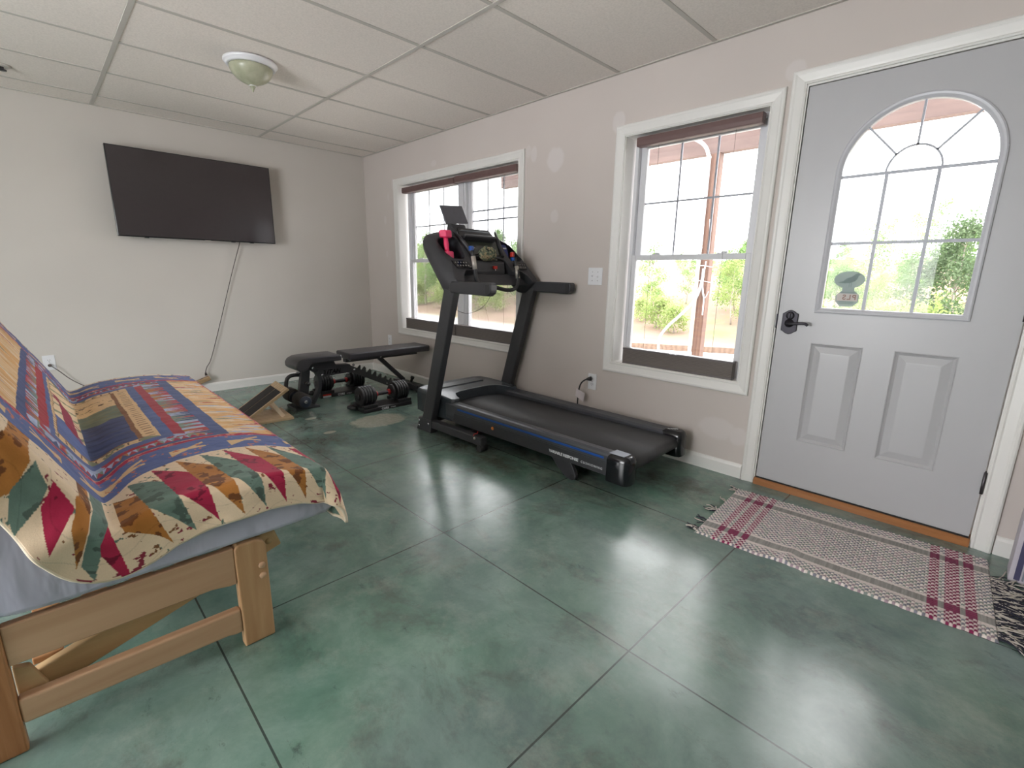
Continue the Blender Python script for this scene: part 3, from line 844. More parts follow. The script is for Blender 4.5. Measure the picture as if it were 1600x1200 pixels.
# running deck
b = MB(); b.box(-0.16, 1.64, 0.10, 0.74, 0.115, 0.183); obj('deck', b, TM_BODY, tm, 0.004)
belt = MB(); prof = []
u0, u1, zt, zb = -0.05, 1.66, 0.205, 0.125
rr = (zt - zb) / 2; zc = (zt + zb) / 2
prof = [(u0 + (u1 - u0) * k / 12, zt) for k in range(13)] + [(u1 + rr * math.sin(PI * k / 10), zc + rr * math.cos(PI * k / 10)) for k in range(1, 10)] + [(u1, zb), (u0, zb)]
belt.loft([[(u, v, z) for u, z in prof] for v in (0.165, 0.675)], True, True, True)
obj('running_belt', belt, BELT, tm)
for side in (0, 1):
    f = (lambda v: v) if side == 0 else (lambda v: 0.84 - v)
    rings = []
    sec = [(0.073, 0.112), (0.068, 0.150), (0.068, 0.226), (0.076, 0.240), (0.092, 0.245), (0.150, 0.236), (0.164, 0.226), (0.166, 0.206), (0.166, 0.125), (0.100, 0.105)]
    for u, dz in ((0.20, 0.008), (0.9, 0.0), (1.60, -0.006)):
        rings.append([(u, f(v), z + dz) for v, z in sec])
    b = MB(); b.loft(rings, True, True, False)
    rail = obj('side_rail', b, TM_RAIL, tm, 0.003)
    if side == 0:
        b = MB(); b.loft([[(u, v, z + dz) for v, z in ((0.0675, 0.204), (0.066, 0.206), (0.066, 0.215), (0.0675, 0.217))] for u, dz in ((0.335, 0.007), (1.565, -0.004))], True, True, False)
        obj('blue_stripe', b, BLUE_STRIPE, rail, label='thin blue stripe')
        b = MB(); b.loft([[(u, v, z + dz) for v, z in ((0.069, 0.186), (0.0665, 0.190), (0.069, 0.194))] for u, dz in ((0.31, 0.0), (1.58, -0.006))], True, True, False)
        obj('side_groove', b, BLACK_PLASTIC, rail)
        b = MB(); b.prism([(1.19, 0.112), (1.63, 0.112), (1.605, 0.180), (0.30, 0.182), (0.285, 0.128), (0.32, 0.112)], 'y', 0.0655, 0.075); sp = obj('side_panel', b, TM_PLAST, rail, 0.002)
        b = MB(); b.lathe([(0.012, 0), (0.012, 0.003), (0, 0.003)], (0.70, 0.0655, 0.165), (0, -1, 0), 12); obj('orange_sticker', b, plain('orange_dot', (222, 130, 60), 0.5), rail)
        xd, yd = (1, 0, -0.012), (0.02, 0, 1)
        lettering('side_lettering', 'VARIABLE RESPONSE', 0.0245, PRINT_WHITE, rail, (1.187, 0.0648, 0.139), xd, yd, offset=0.0007, spacing=0.93)
        lettering('side_lettering', 'CUSHIONING', 0.0185, PRINT_WHITE, rail, (1.418, 0.0648, 0.1365), xd, yd, spacing=1.35)
    # rear end cap, rounded at the outer corner
    b = MB(); o = [(1.585, 0.164), (1.690, 0.164), (1.716, 0.155), (1.722, 0.130), (1.722, 0.095), (1.712, 0.074), (1.695, 0.062), (1.585, 0.062)]
    zs = [(0.078, 0.006), (0.085, 0.0), (0.205, 0.0), (0.226, 0.006), (0.238, 0.020)]
    cu, cv = 1.65, 0.113
    rings = [[(cu + (u - cu) * (1 - s / 0.07), f(cv + (v - cv) * (1 - s / 0.06)), z) for u, v in o] for z, s in zs]
    b.loft(rings, True, True, True)
    cap = obj('rear_cap', b, DARK_GLOSS, tm, 0.004)
    if side == 0:
        b = MB(); b.prism([(1.59, 0.080), (1.68, 0.080), (1.685, 0.145), (1.595, 0.150)], 'z', 0.2375, 0.2392); lb = obj('cap_label', b, plain('silver_label', (158, 164, 176), 0.35), cap)
    else:
        b = MB(); b.prism([(1.60, 0.700), (1.675, 0.700), (1.67, 0.755), (1.60, 0.755)], 'z', 0.2375, 0.2385); lb = obj('cap_label', b, BLACK_PLASTIC, cap)
        for k, (u, v) in enumerate(((1.62, 0.712), (1.632, 0.726), (1.645, 0.735), (1.655, 0.745))):
            b = MB(); b.box(u - 0.008, u + 0.008, v - 0.004, v + 0.004, 0.2385, 0.2392); obj('cap_print', b, PRINT_WHITE, lb)
    # folding foot
    b = MB(); b.prism([(1.185, 0.115), (1.24, 0.055), (1.30, 0.010), (1.345, 0.0), (1.375, 0.012), (1.378, 0.035), (1.335, 0.115)], 'y', f(0.080), f(0.108))
    ft = obj('support_foot', b, TM_PLAST, tm, 0.004)
    b = MB(); b.cyl((1.352, f(0.078), 0.022), (1.352, f(0.112), 0.022), 0.017, 14); obj('foot_wheel', b, BLACK_PLASTIC, ft)
# motor hood with its scooped rear edge
top = [(-0.215, 0.16), (-0.225, 0.42), (-0.215, 0.68), (-0.18, 0.755), (-0.10, 0.77), (0.10, 0.77), (0.26, 0.768), (0.275, 0.75), (0.268, 0.70), (0.20, 0.672), (0.145, 0.635), (0.122, 0.57), (0.112, 0.42), (0.122, 0.27), (0.145, 0.205), (0.20, 0.168), (0.268, 0.14), (0.275, 0.09), (0.26, 0.072), (0.10, 0.07), (-0.10, 0.07), (-0.18, 0.085)]
b = MB(); cu, cv = -0.02, 0.42
rings = []
for z, s in ((0.112, 0.0), (0.225, 0.0), (0.250, 0.012), (0.268, 0.035), (0.276, 0.065)):
    rings.append([(cu + (u - cu) * (1 - s * (0.35 if u > 0.05 else 1.2)), cv + (v - cv) * (1 - s * 0.55), z + (0.012 - 0.05 * max(0, u)) * (1 if z > 0.24 else 0)) for u, v in top])
b.loft(rings, True, True, False)
hood = obj('motor_hood', b, TM_HOOD, tm, 0.004)
b = MB(); b.prism([(-0.13, 0.20), (-0.13, 0.64), (-0.03, 0.66), (-0.03, 0.18)], 'z', 0.280, 0.2925); obj('hood_panel', b, TM_PLAST, hood, 0.003)
b = MB(); b.prism([(-0.10, 0.095), (-0.10, 0.165), (-0.005, 0.185), (-0.005, 0.105)], 'z', 0.284, 0.2912); obj('warning_label', b, PRINT_WHITE, hood, label='white warning label')
# power lead to the wall outlet
wl = Matrix.Rotation(-math.radians(1.5), 4, 'Z')
def tml(x, y, z): return wl @ Vector((x - 2.36, y + 0.89, z))
b = MB(); b.tube(smooth_path([tml(3.255, -0.035, 0.425), tml(3.235, -0.052, 0.417), tml(3.205, -0.060, 0.385), tml(3.185, -0.058, 0.325), tml(3.178, -0.055, 0.25), tml(3.178, -0.058, 0.15), tml(3.15, -0.06, 0.02), tml(3.0, -0.07, 0.008)], 8), 0.0055, 8)
pc = obj('power_cord', b, BLACK_PLASTIC, tm)
b = MB(); b.lathe([(0.007, 0.0), (0.010, 0.008), (0.015, 0.022), (0.017, 0.036), (0.0, 0.037)], tml(3.24, -0.043, 0.421), (0.55, 0.75, 0.12), 12); obj('plug', b, BLACK_PLASTIC, pc)
b = MB(); b.prism([(3.170, 0.345), (3.250, 0.320), (3.238, 0.255), (3.166, 0.285)], 'y', -0.068, -0.0672)
b.v = [tml(*p) for p in b.v]
obj('cord_tag', b, plain('cord_tag_paper', (214, 206, 208), 0.6), pc)

# ---------------------------------------------------------------- things lying on the console
def tmw(p):
    return tm_m @ Vector(p)
tm_m = Matrix.Translation((2.36, -0.89, 0)) @ Matrix.Rotation(math.radians(1.5), 4, 'Z')
def world_thing(b, base):
    """console coordinates -> the thing's own frame"""
    inv = Matrix.Translation(-Vector(base))
    b.v = [inv @ (tm_m @ Vector(p)) for p in b.v]
    return b
# small tablet
base = tmw((0.05, 0.31, 1.532))
t = thing('tablet', 'small grey tablet propped upright on top of the treadmill console', 'tablet', base)
A, Bv, Cx, Dv = Vector((0.085, 0.190, 1.506)), Vector((0.085, 0.396, 1.524)), Vector((0.045, 0.368, 1.646)), Vector((0.045, 0.166, 1.632))
nn = (Bv - A).cross(Dv - A).normalized() * 0.010
b = MB(); b.loft([[A, Bv, Cx, Dv], [p - nn for p in (A, Bv, Cx, Dv)]], True, True, False)
obj('tablet_body', world_thing(b, base), plain('tablet_grey', (84, 84, 92), 0.4), t, 0.003)
cen = (A + Bv + Cx + Dv) / 4
b = MB(); b.loft([[cen + (p - cen) * 0.93 + nn * 0.02 for p in (A, Bv, Cx, Dv)], [cen + (p - cen) * 0.93 + nn * 0.10 for p in (A, Bv, Cx, Dv)]], True, True, False)
obj('tablet_screen', world_thing(b, base), plain('tablet_glass', (92, 92, 100), 0.25), t)
# pink dumbbell standing in the cup holder
PINK = plain('pink_vinyl', (238, 62, 112), 0.38, vary=0.03)
p0, p1 = Vector((0.212, 0.098, 1.262)), Vector((0.176, 0.104, 1.452))
base = tmw(p0)
t = thing('hand_weight', 'pink hand weight standing in the left console cup holder', 'dumbbell', base)
ax = (p1 - p0).normalized()
def hexhead(a, c):
    b = MB(); rings = []
    L_ = (c - a).length
    for h, r_ in ((0, 0.040), (0.008, 0.047), (L_ - 0.008, 0.047), (L_, 0.040)):
        rings.append([a + ax * h + Vector((math.cos(k * PI / 3 + 0.5), math.sin(k * PI / 3 + 0.5), 0)) * r_ for k in range(6)])
    b.loft(rings, True, True, False); return b
obj('weight_head', world_thing(hexhead(p0, p0 + ax * 0.052), base), PINK, t, 0.004)
obj('weight_head', world_thing(hexhead(p1 - ax * 0.052, p1), base), PINK, t, 0.004)
b = MB(); m_ = (p0 + p1) / 2
b.tube([p0 + ax * 0.045, p0 + ax * 0.07, m_, p1 - ax * 0.07, p1 - ax * 0.045], [0.018, 0.016, 0.0185, 0.016, 0.018], 14)
obj('weight_grip', world_thing(b, base), PINK, t)
# blue packets in the holders
PACK = plain('blue_packet_foil', (58, 70, 140), 0.35, vary=0.15)
for v0, lab in ((0.066, 'blue packet tucked behind the pink hand weight'), (0.690, 'blue packet in the right console cup holder')):
    b = MB(); rings = []
    for k in range(7):
        s = k / 6; w = -0.012 + 0.155 * s; th = 0.003 + (0.009 if v0 < 0.5 else 0.016) * math.sin(PI * s)
        n = -0.124 if v0 < 0.5 else -0.05 - 0.05 * s
        rings.append([C3(v0, w, n - th), C3(v0 + 0.055, w, n - th), C3(v0 + 0.055, w, n + th), C3(v0, w, n + th)])
    b.loft(rings, True, True, False)
    base = tmw(C3(v0 + 0.03, 0.14, -0.1))
    t = thing('snack_packet', lab, 'packet', base)
    obj('packet_body', world_thing(b, base), PACK, t)
    b = MB(); b.loft([[C3(v0 + a_, w, (-0.132 if v0 < 0.5 else -0.05 - 0.05 * (w + 0.012) / 0.155) + 0.0195) for a_, w in ((0.01, 0.045), (0.045, 0.045), (0.045, 0.055), (0.01, 0.055))], [C3(v0 + a_, w, (-0.132 if v0 < 0.5 else -0.05 - 0.05 * (w + 0.012) / 0.155) + 0.0215) for a_, w in ((0.01, 0.045), (0.045, 0.045), (0.045, 0.055), (0.01, 0.055))]], True, True, False)
    obj('packet_print', world_thing(b, base), PRINT_WHITE, t)
# crumpled camouflage cloth on the console shelf
def camo():
    t = NT('camouflage_cloth')
    n = t.noise(38, 3, 0.6)
    t.set(color=t.ramp(n, [(0.30, srgb(40, 44, 38)), (0.42, srgb(110, 120, 100)), (0.52, srgb(176, 160, 128)), (0.62, srgb(86, 66, 48)), (0.72, srgb(170, 180, 160))], 'CONSTANT'), rough=0.9)
    return t.m
b = MB(); rr_ = random.Random(4); P = []
from mathutils import noise as mnoise
for i in range(13):
    row = []
    for j in range(24):
        th, ph = PI * i / 12, 2 * PI * j / 24
        d = Vector((math.sin(th) * math.cos(ph), math.sin(th) * math.sin(ph), math.cos(th)))
        r_ = 1 + 0.28 * mnoise.noise(d * 2.3)
        row.append(Vector((0.292, 0.40, 1.304)) + Vector((d.x * 0.028 * r_, d.y * 0.082 * r_, d.z * 0.05 * r_)))
    P.append(row + [row[0]])
b.grid(P)
base = tmw((0.245, 0.40, 1.27))
t = thing('camouflage_cap', 'crumpled camouflage cap on the middle of the treadmill console', 'cap', base)
obj('cap_crown', world_thing(b, base), camo(), t)
b = MB(); P = []
for i in range(5):
    P.append([(0.292 + 0.026 * i / 4 + 0.010 * math.sin(PI * j / 10), 0.34 + 0.15 * j / 10, 1.268 + 0.010 * math.sin(PI * j / 10) - 0.004 * i / 4) for j in range(11)])
b.grid(P); obj('cap_brim', world_thing(b, base), bpy.data.materials['camouflage_cloth'], t)
# ---------------------------------------------------------------- television on the left wall
TV_GLASS = plain('tv_screen_glass', (60, 54, 56), 0.13, vary=0.02)
t = thing('television', 'large black flat television mounted on the left wall', 'television', (0.0, -1.673, 1.418))
b = MB(); b.box(0.082, 0.122, -0.613, 0.613, 0.002, 0.703); tv = obj('tv_body', b, DARK_GLOSS, t, 0.004)
b = MB(); b.box(0.0, 0.03, -0.22, 0.22, 0.20, 0.52); b2 = obj('wall_bracket', b, BLACK_METAL, t)
b = MB(); b.box(0.03, 0.083, -0.17, -0.13, 0.18, 0.55); obj('bracket_arm', b, BLACK_METAL, b2)
b = MB(); b.box(0.03, 0.083, 0.13, 0.17, 0.18, 0.55); obj('bracket_arm', b, BLACK_METAL, b2)
b = MB(); b.box(0.119, 0.1225, -0.606, 0.606, 0.012, 0.697); obj('screen', b, TV_GLASS, t)
b = MB(); b.box(0.117, 0.1245, 0.005, 0.05, -0.006, 0.004); obj('brand_plate', b, SILVER, tv, 0.001)
for y in (-0.42, 0.24, 0.40):
    b = MB(); b.box(0.09, 0.12, y - 0.015, y + 0.015, -0.003, 0.003); obj('bottom_clip', b, BLACK_PLASTIC, tv)
CORD = plain('dark_brown_cord', (58, 46, 46), 0.6)
b = MB(); b.tube(smooth_path([(0.07, 0.315, 0.02), (0.04, 0.311, -0.003), (0.03, 0.207, -0.317), (0.028, 0.058, -0.788), (0.028, -0.044, -1.09), (0.03, -0.09, -1.17), (0.032, -0.108, -1.226)], 8), 0.0032, 8); pcd = obj('power_cord', b, CORD, t)
b = MB(); b.tube([(0.032, -0.106, -1.222), (0.033, -0.104, -1.248)], [0.008, 0.011], 10); obj('plug', b, CORD, pcd)

# tan power strip leaning on the baseboard
STRIP = wood('tan_strip_casing', (176, 148, 112), (132, 104, 74), axis='y', rough=0.5)
t = thing('power_strip', 'tan power strip leaning on the baseboard under the television cord', 'power strip', (0.05, -1.92, 0.0))
b = MB()
b.m = Matrix.Translation((0.0, -0.165, 0.03)) @ Matrix.Rotation(math.radians(20), 4, 'X')
b.box(-0.028, 0.028, 0.0, 0.35, -0.02, 0.018); body = obj('strip_casing', b, STRIP, t, 0.004)
for k in range(5):
    b = MB(); b.m = Matrix.Translation((0.0, -0.165, 0.03)) @ Matrix.Rotation(math.radians(20), 4, 'X')
    b.box(-0.016, 0.016, 0.02 + 0.062 * k, 0.05 + 0.062 * k, 0.0175, 0.0188); obj('socket', b, plain('strip_socket', (88, 64, 44), 0.5) if k == 0 else bpy.data.materials['strip_socket'], body)

# ---------------------------------------------------------------- outlets and switches
PLATE = plain('outlet_plate_white', (226, 226, 230), 0.35, vary=0.01)
SLOT = plain('outlet_slot', (70, 68, 68), 0.6)
def outlet(label, loc, normal, both=True):
    """duplex outlet; normal 'x' on the left wall, 'y' on the window wall"""
    t = thing('wall_outlet', label, 'outlet', loc)
    def P(b):
        if normal == 'x': b.m = Matrix.Rotation(math.radians(90), 4, 'Z')
        return b
    b = P(MB()); b.prism([(-0.037, -0.0595), (0.037, -0.0595), (0.037, 0.0595), (-0.037, 0.0595)], 'y', 0, -0.006); pl = obj('cover_plate', b, PLATE, t, 0.003)
    for s in (1, -1):
        b = P(MB()); pts = [(0.0165 * math.cos(2 * PI * k / 20), s * 0.0195 + 0.0145 * math.sin(2 * PI * k / 20)) for k in range(20)]
        b.prism(pts, 'y', -0.005, -0.0085); so = obj('receptacle', b, PLATE, pl)
        for dx, w in ((-0.006, 0.0012), (0.006, 0.0012), (0.0, 0.002)):
            b = P(MB()); z = s * 0.0195 + (0.003 if dx else -0.007)
            b.box(dx - w, dx + w, -0.0092, -0.008, z - (0.004 if dx else 0.002), z + (0.004 if dx else 0.002)); obj('slot', b, SLOT, so)
    b = P(MB()); b.lathe([(0.003, 0), (0.003, 0.001), (0, 0.0015)], (0, -0.006, 0), (0, -1, 0), 8); obj('screw', b, CHROME, pl)
    return t
o1 = outlet('white outlet on the left wall above the quilted futon back', (0.0, -2.838, 0.413), 'x')
b = MB(); b.tube(smooth_path([(0.028, 0.0, -0.020), (0.040, 0.010, -0.026), (0.040, 0.049, -0.071), (0.032, 0.104, -0.143), (0.030, 0.174, -0.207), (0.032, 0.26, -0.27), (0.034, 0.36, -0.32)], 8), 0.0035, 8)
cd = obj('plugged_cord', b, plain('grey_brown_cord', (96, 88, 86), 0.6), o1)
b = MB(); b.tube([(0.008, 0.0, -0.0195), (0.022, 0.0, -0.0195), (0.030, 0.0, -0.021)], [0.011, 0.013, 0.006], 10); obj('plug', b, bpy.data.materials['grey_brown_cord'], cd)
outlet('white outlet beside the second window with the treadmill plug in it', (3.265, 0.0, 0.402), 'y')
outlet('white outlet in the far corner under the double window', (0.42, 0.0, 0.405), 'y')
t = thing('light_switch', 'white double toggle switch on the wall between the windows', 'light switch', (3.241, 0.0, 1.160))
b = MB(); b.prism([(-0.060, -0.0595), (0.060, -0.0595), (0.060, 0.0595), (-0.060, 0.0595)], 'y', 0, -0.006); pl = obj('cover_plate', b, PLATE, t, 0.003)
for s in (-1, 1):
    b = MB(); b.prism([(-0.004 , -0.006), (-0.018, 0.004), (-0.016, 0.010), (-0.004, 0.008)] if s < 0 else [(-0.004, 0.006), (-0.018, -0.004), (-0.016, -0.010), (-0.004, -0.008)], 'x', s * 0.023 - 0.005, s * 0.023 + 0.005); obj('toggle', b, PLATE, pl)
    for z in (0.03, -0.03):
        b = MB(); b.lathe([(0.003, 0), (0.003, 0.001), (0, 0.0015)], (s * 0.023, -0.006, z), (0, -1, 0), 8); obj('screw', b, CHROME, pl)

# ---------------------------------------------------------------- flush ceiling lamp
def frosted():
    t = NT('frosted_alabaster_glass')
    t.set(color=t.ramp(t.noise(9, 4, 0.6), [(0.3, srgb(150, 152, 128)), (0.7, srgb(188, 188, 166))]), rough=0.28)
    return t.m
t = thing('ceiling_lamp', 'flush ceiling lamp with frosted glass bowl and white rim', 'ceiling lamp', (1.795, -1.69, CEIL - 0.001))
b = MB(); b.lathe([(0.150, 0.0), (0.152, -0.008), (0.146, -0.016), (0.140, -0.018), (0.138, -0.026), (0.130, -0.030), (0.118, -0.030), (0.112, -0.024), (0.0, -0.020)], (0, 0, 0), (0, 0, 1), 48); obj('rim', b, PLATE, t)
b = MB(); b.lathe([(0.116, -0.026), (0.122, -0.036), (0.118, -0.052), (0.106, -0.074), (0.088, -0.094), (0.062, -0.110), (0.036, -0.121), (0.018, -0.132), (0.008, -0.150), (0.003, -0.164), (0.0, -0.166)], (0, 0, 0), (0, 0, 1), 48); obj('glass_bowl', b, frosted(), t)
b = MB(); b.lathe([(0.021, -0.126), (0.022, -0.130), (0.014, -0.135), (0.008, -0.140), (0.009, -0.146), (0.005, -0.152), (0, -0.153)], (0, 0, 0), (0, 0, 1), 20); obj('finial', b, PLATE, t)
# sprinkler head at the left edge of the ceiling
t = thing('ceiling_sprinkler', 'small dark sprinkler with pale ring at the ceiling left edge', 'sprinkler', (0.558, -2.785, CEIL))
b = MB(); b.lathe([(0.048, 0.004), (0.050, -0.004), (0.036, -0.010), (0.020, -0.009), (0.0, -0.008)], (0, 0, 0), (0, 0, 1), 28); obj('ring', b, TBAR, t)
b = MB(); b.lathe([(0.012, -0.006), (0.012, -0.022), (0.024, -0.024), (0.024, -0.028), (0, -0.029)], (0, 0, 0), (0, 0, 1), 20); obj('head', b, BLACK_METAL, t)

# ---------------------------------------------------------------- weight bench (runs along y)
VINYL_BLK = plain('black_bench_vinyl', (56, 54, 58), 0.38, vary=0.05, bump=0.08, bscale=350)
FOAM = plain('black_foam_grip', (48, 44, 42), 0.85, bump=0.15, bscale=500)
bx, by = 1.135, -0.72
bench = thing('weight_bench', 'black adjustable weight bench under the double window', 'weight bench', (bx, by, 0.0))
Wb = lambda b: shift(b, bench)
seat_prof = [(-0.985, 0.396), (-0.985, 0.440), (-0.992, 0.449), (-1.15, 0.451), (-1.27, 0.450), (-1.325, 0.444), (-1.362, 0.425), (-1.382, 0.395), (-1.378, 0.362), (-1.355, 0.338), (-1.315, 0.335), (-1.285, 0.355), (-1.262, 0.385), (-1.25, 0.396)]
b = MB(); b.prism(seat_prof, 'x', 1.0, 1.27, smooth=True); obj('seat_pad', Wb(b), VINYL_BLK, bench, 0.012, 3)
b = MB(); b.box(1.0, 1.27, -0.915, -0.045, 0.388, 0.449); obj('back_pad', Wb(b), VINYL_BLK, bench, 0.014, 3)
b = MB(); b.box(1.105, 1.165, -0.90, -0.13, 0.352, 0.392); obj('pad_rail', Wb(b), BLACK_METAL, bench, 0.004)
b = MB(); b.prism([(-1.225, 0.395), (-1.02, 0.395), (-1.0, 0.345), (-0.866, 0.335), (-0.850, 0.262), (-1.135, 0.252), (-1.23, 0.325)], 'x', 1.095, 1.175); sp = obj('side_plate', Wb(b), BLACK_METAL, bench, 0.003)
lettering('bench_lettering', 'TITAN', 0.052, plain('gloss_black_print', (14, 14, 16), 0.2), sp, (1.1765 - bx, -1.125 - by, 0.272), (0, 1, 0.02), (0, 0, 1), spacing=1.1, shear=0.3, offset=0.0015)
b = MB(); b.prism([(-1.29, 0.34), (-1.22, 0.34), (-1.262, 0.02), (-1.355, 0.02)], 'x', 1.10, 1.15); fl = obj('front_post', Wb(b), BLACK_METAL, bench, 0.004)
cur = smooth_path([(0, -1.185, 0.315), (0, -1.165, 0.25), (0, -1.165, 0.18), (0, -1.195, 0.10), (0, -1.24, 0.03)], 5)
b = MB()
for i in range(len(cur) - 1):
    b.bar((1.175, cur[i].y, cur[i].z), (1.175, cur[i + 1].y, cur[i + 1].z), 0.03, 0.05, (1, 0, 0))
obj('curved_support', Wb(b), BLACK_METAL, bench)
b = MB(); b.box(1.02, 1.235, -1.40, -1.195, 0.0, 0.020); obj('foot_plate', Wb(b), BLACK_METAL, bench, 0.004)
b = MB(); b.tube(smooth_path([(1.06, -1.26, 0.268), (1.055, -1.33, 0.276), (1.05, -1.375, 0.262), (1.048, -1.395, 0.225), (1.045, -1.405, 0.13)], 6), 0.0165, 12); obj('hand_grip', Wb(b), BLACK_METAL, bench)
b = MB(); b.cyl((0.93, -1.352, 0.092), (1.325, -1.345, 0.088), 0.012, 12); ax_ = obj('roller_axle', Wb(b), CHROME, bench)
for x0, x1 in ((0.94, 1.085), (1.165, 1.312)):
    b = MB(); b.lathe([(0.036, 0), (0.056, 0.003), (0.061, 0.012), (0.061, x1 - x0 - 0.012), (0.056, x1 - x0 - 0.003), (0.036, x1 - x0)], (x0, -1.348, 0.093), (1, 0.015, -0.01), 28); fr = obj('foam_roller', Wb(b), FOAM, bench)
    b = MB(); b.lathe([(0.050, 0), (0.050, 0.004), (0.042, 0.006), (0.010, 0.006), (0.008, 0.010), (0, 0.010)], (x1 - 0.001, -1.347, 0.088), (1, 0, 0), 24); obj('roller_cap', Wb(b), plain('roller_cap_blue_black', (46, 52, 66), 0.35) if x0 < 1 else bpy.data.materials['roller_cap_blue_black'], fr)
b = MB(); b.bar((1.115, -0.88, 0.275), (1.115, -0.235, 0.030), 0.045, 0.022); obj('main_beam', Wb(b), BLACK_METAL, bench, 0.004)
for x in (1.070, 1.160):
    d = Vector((0, 0.594, -0.325)).normalized(); up = Vector((0, 0.325, 0.594)).normalized()
    s0 = Vector((0, -0.87, 0.318)); L_ = 0.66
    pts = [s0 - up * 0.045, s0 + up * 0.01]
    for k in range(8):
        q = 0.13 + 0.062 * k
        pts += [s0 + d * q + up * 0.012, s0 + d * (q + 0.012) + up * 0.052, s0 + d * (q + 0.022) + up * 0.052, s0 + d * (q + 0.040) + up * 0.012]
    pts += [s0 + d * L_ + up * 0.01, s0 + d * L_ - up * 0.02]
    b = MB(); b.prism([(p.y, p.z) for p in pts], 'x', x - 0.003, x + 0.003); lp = obj('ladder_plate', Wb(b), plain('ladder_plate_steel', (78, 78, 78), 0.4, metal=0.4) if x < 1.08 else bpy.data.materials['ladder_plate_steel'], bench)
    for q in (0.06, 0.44):
        c = s0 + d * q - up * 0.012
        b = MB(); b.lathe([(0.011, 0), (0.011, 0.004), (0.007, 0.008), (0, 0.008)], (x + 0.003, c.y, c.z), (1, 0, 0), 10); obj('bolt', Wb(b), CHROME, lp)
b = MB(); b.bar((1.115, -0.545, 0.36), (1.115, -0.27, 0.095), 0.03, 0.04); obj('support_strut', Wb(b), BLACK_METAL, bench, 0.003)
b = MB(); b.box(0.90, 1.36, -0.265, -0.195, 0.012, 0.072); rf = obj('rear_foot', Wb(b), BLACK_METAL, bench, 0.005)
for x in (0.905, 1.355):
    b = MB(); b.box(x - 0.02, x + 0.02, -0.272, -0.188, 0.0, 0.03); obj('rubber_foot', Wb(b), BLACK_PLASTIC, rf, 0.004)
b = MB(); b.lathe([(0.014, 0), (0.014, 0.03), (0.02, 0.034), (0.02, 0.055), (0, 0.058)], (1.16, -0.21, 0.075), (0.3, 0.2, 1), 12); obj('adjuster_knob', Wb(b), BLACK_PLASTIC, rf)
for (x, y, z) in ((1.165, -0.865, 0.372), (1.165, -0.545, 0.372), (1.175, -0.835, 0.325), (1.175, -1.212, 0.345), (1.175, -1.135, 0.268)):
    b = MB(); b.lathe([(0.012, 0), (0.012, 0.005), (0.008, 0.009), (0, 0.009)], (x, y, z), (1, 0, 0), 10); obj('bolt', Wb(b), CHROME, sp)
b = MB(); b.cyl((1.15, -1.272, 0.215), (1.205, -1.272, 0.215), 0.013, 12); b2 = obj('pop_pin', Wb(b), CHROME, fl)
b = MB(); b.lathe([(0.012, 0), (0.018, 0.004), (0.018, 0.02), (0, 0.024)], (1.195, -1.272, 0.215), (1, 0, 0), 14); obj('pin_knob', Wb(b), BLACK_PLASTIC, fl)
b = MB(); b.tube([(1.15, -1.315, 0.305), (1.165, -1.322, 0.318), (1.165, -1.345, 0.318), (1.15, -1.35, 0.305)], 0.006, 8); obj('seat_pin', Wb(b), CHROME, fl)

# ---------------------------------------------------------------- adjustable dumbbells in their cradles
PLATE_BLK = plain('dumbbell_plate_black', (42, 41, 44), 0.38, vary=0.05)
RED_RING = plain('dumbbell_red_collar', (190, 44, 48), 0.4)
def disc(b, r, y0, y1, flat=True):
    o = []
    for k in range(36):
        a = 2 * PI * k / 36
        z = max(-0.9 * r, r * math.sin(a)) if flat else r * math.sin(a)
        o.append((r * math.cos(a), z))
    b.prism(o, 'y', y0, y1, smooth=False)
def dumbbell(label, loc, rz):
    t = thing('adjustable_dumbbell', label, 'dumbbell', loc, rz)
    for s in (-1, 1):
        for k in range(6):
            y = s * (0.082 + 0.0245 * k)
            b = MB(); disc(b, 0.082 if 0 < k else 0.060, y, y + s * 0.0195)
            p = obj('weight_plate', b, PLATE_BLK, t, 0.003)
            b = MB(); b.box(-0.012, 0.012, min(y, y + s * 0.0195) + 0.002, max(y, y + s * 0.0195) - 0.002, 0.076 if k else 0.054, 0.086 if k else 0.064)
            obj('plate_tab', b, plain('plate_tab_grey', (150, 152, 160), 0.35) if 'plate_tab_grey' not in bpy.data.materials else bpy.data.materials['plate_tab_grey'], p)
        b = MB(); b.lathe([(0.030, 0), (0.030, 0.010), (0.018, 0.014), (0, 0.014)], (0, s * 0.2285, 0), (0, s, 0), 18); obj('end_dial', b, BLACK_PLASTIC, t)
        b = MB(); b.lathe([(0.022, 0), (0.025, 0.006), (0.025, 0.020), (0.019, 0.026)], (0, s * 0.052, 0), (0, s, 0), 20); obj('red_collar', b, RED_RING, t, label='red collar')
    b = MB(); b.lathe([(0.015, -0.085), (0.016, -0.05), (0.019, 0.0), (0.016, 0.05), (0.015, 0.085)], (0, 0, 0), (0, 1, 0), 18); obj('grip', b, BLACK_METAL, t)
    return t
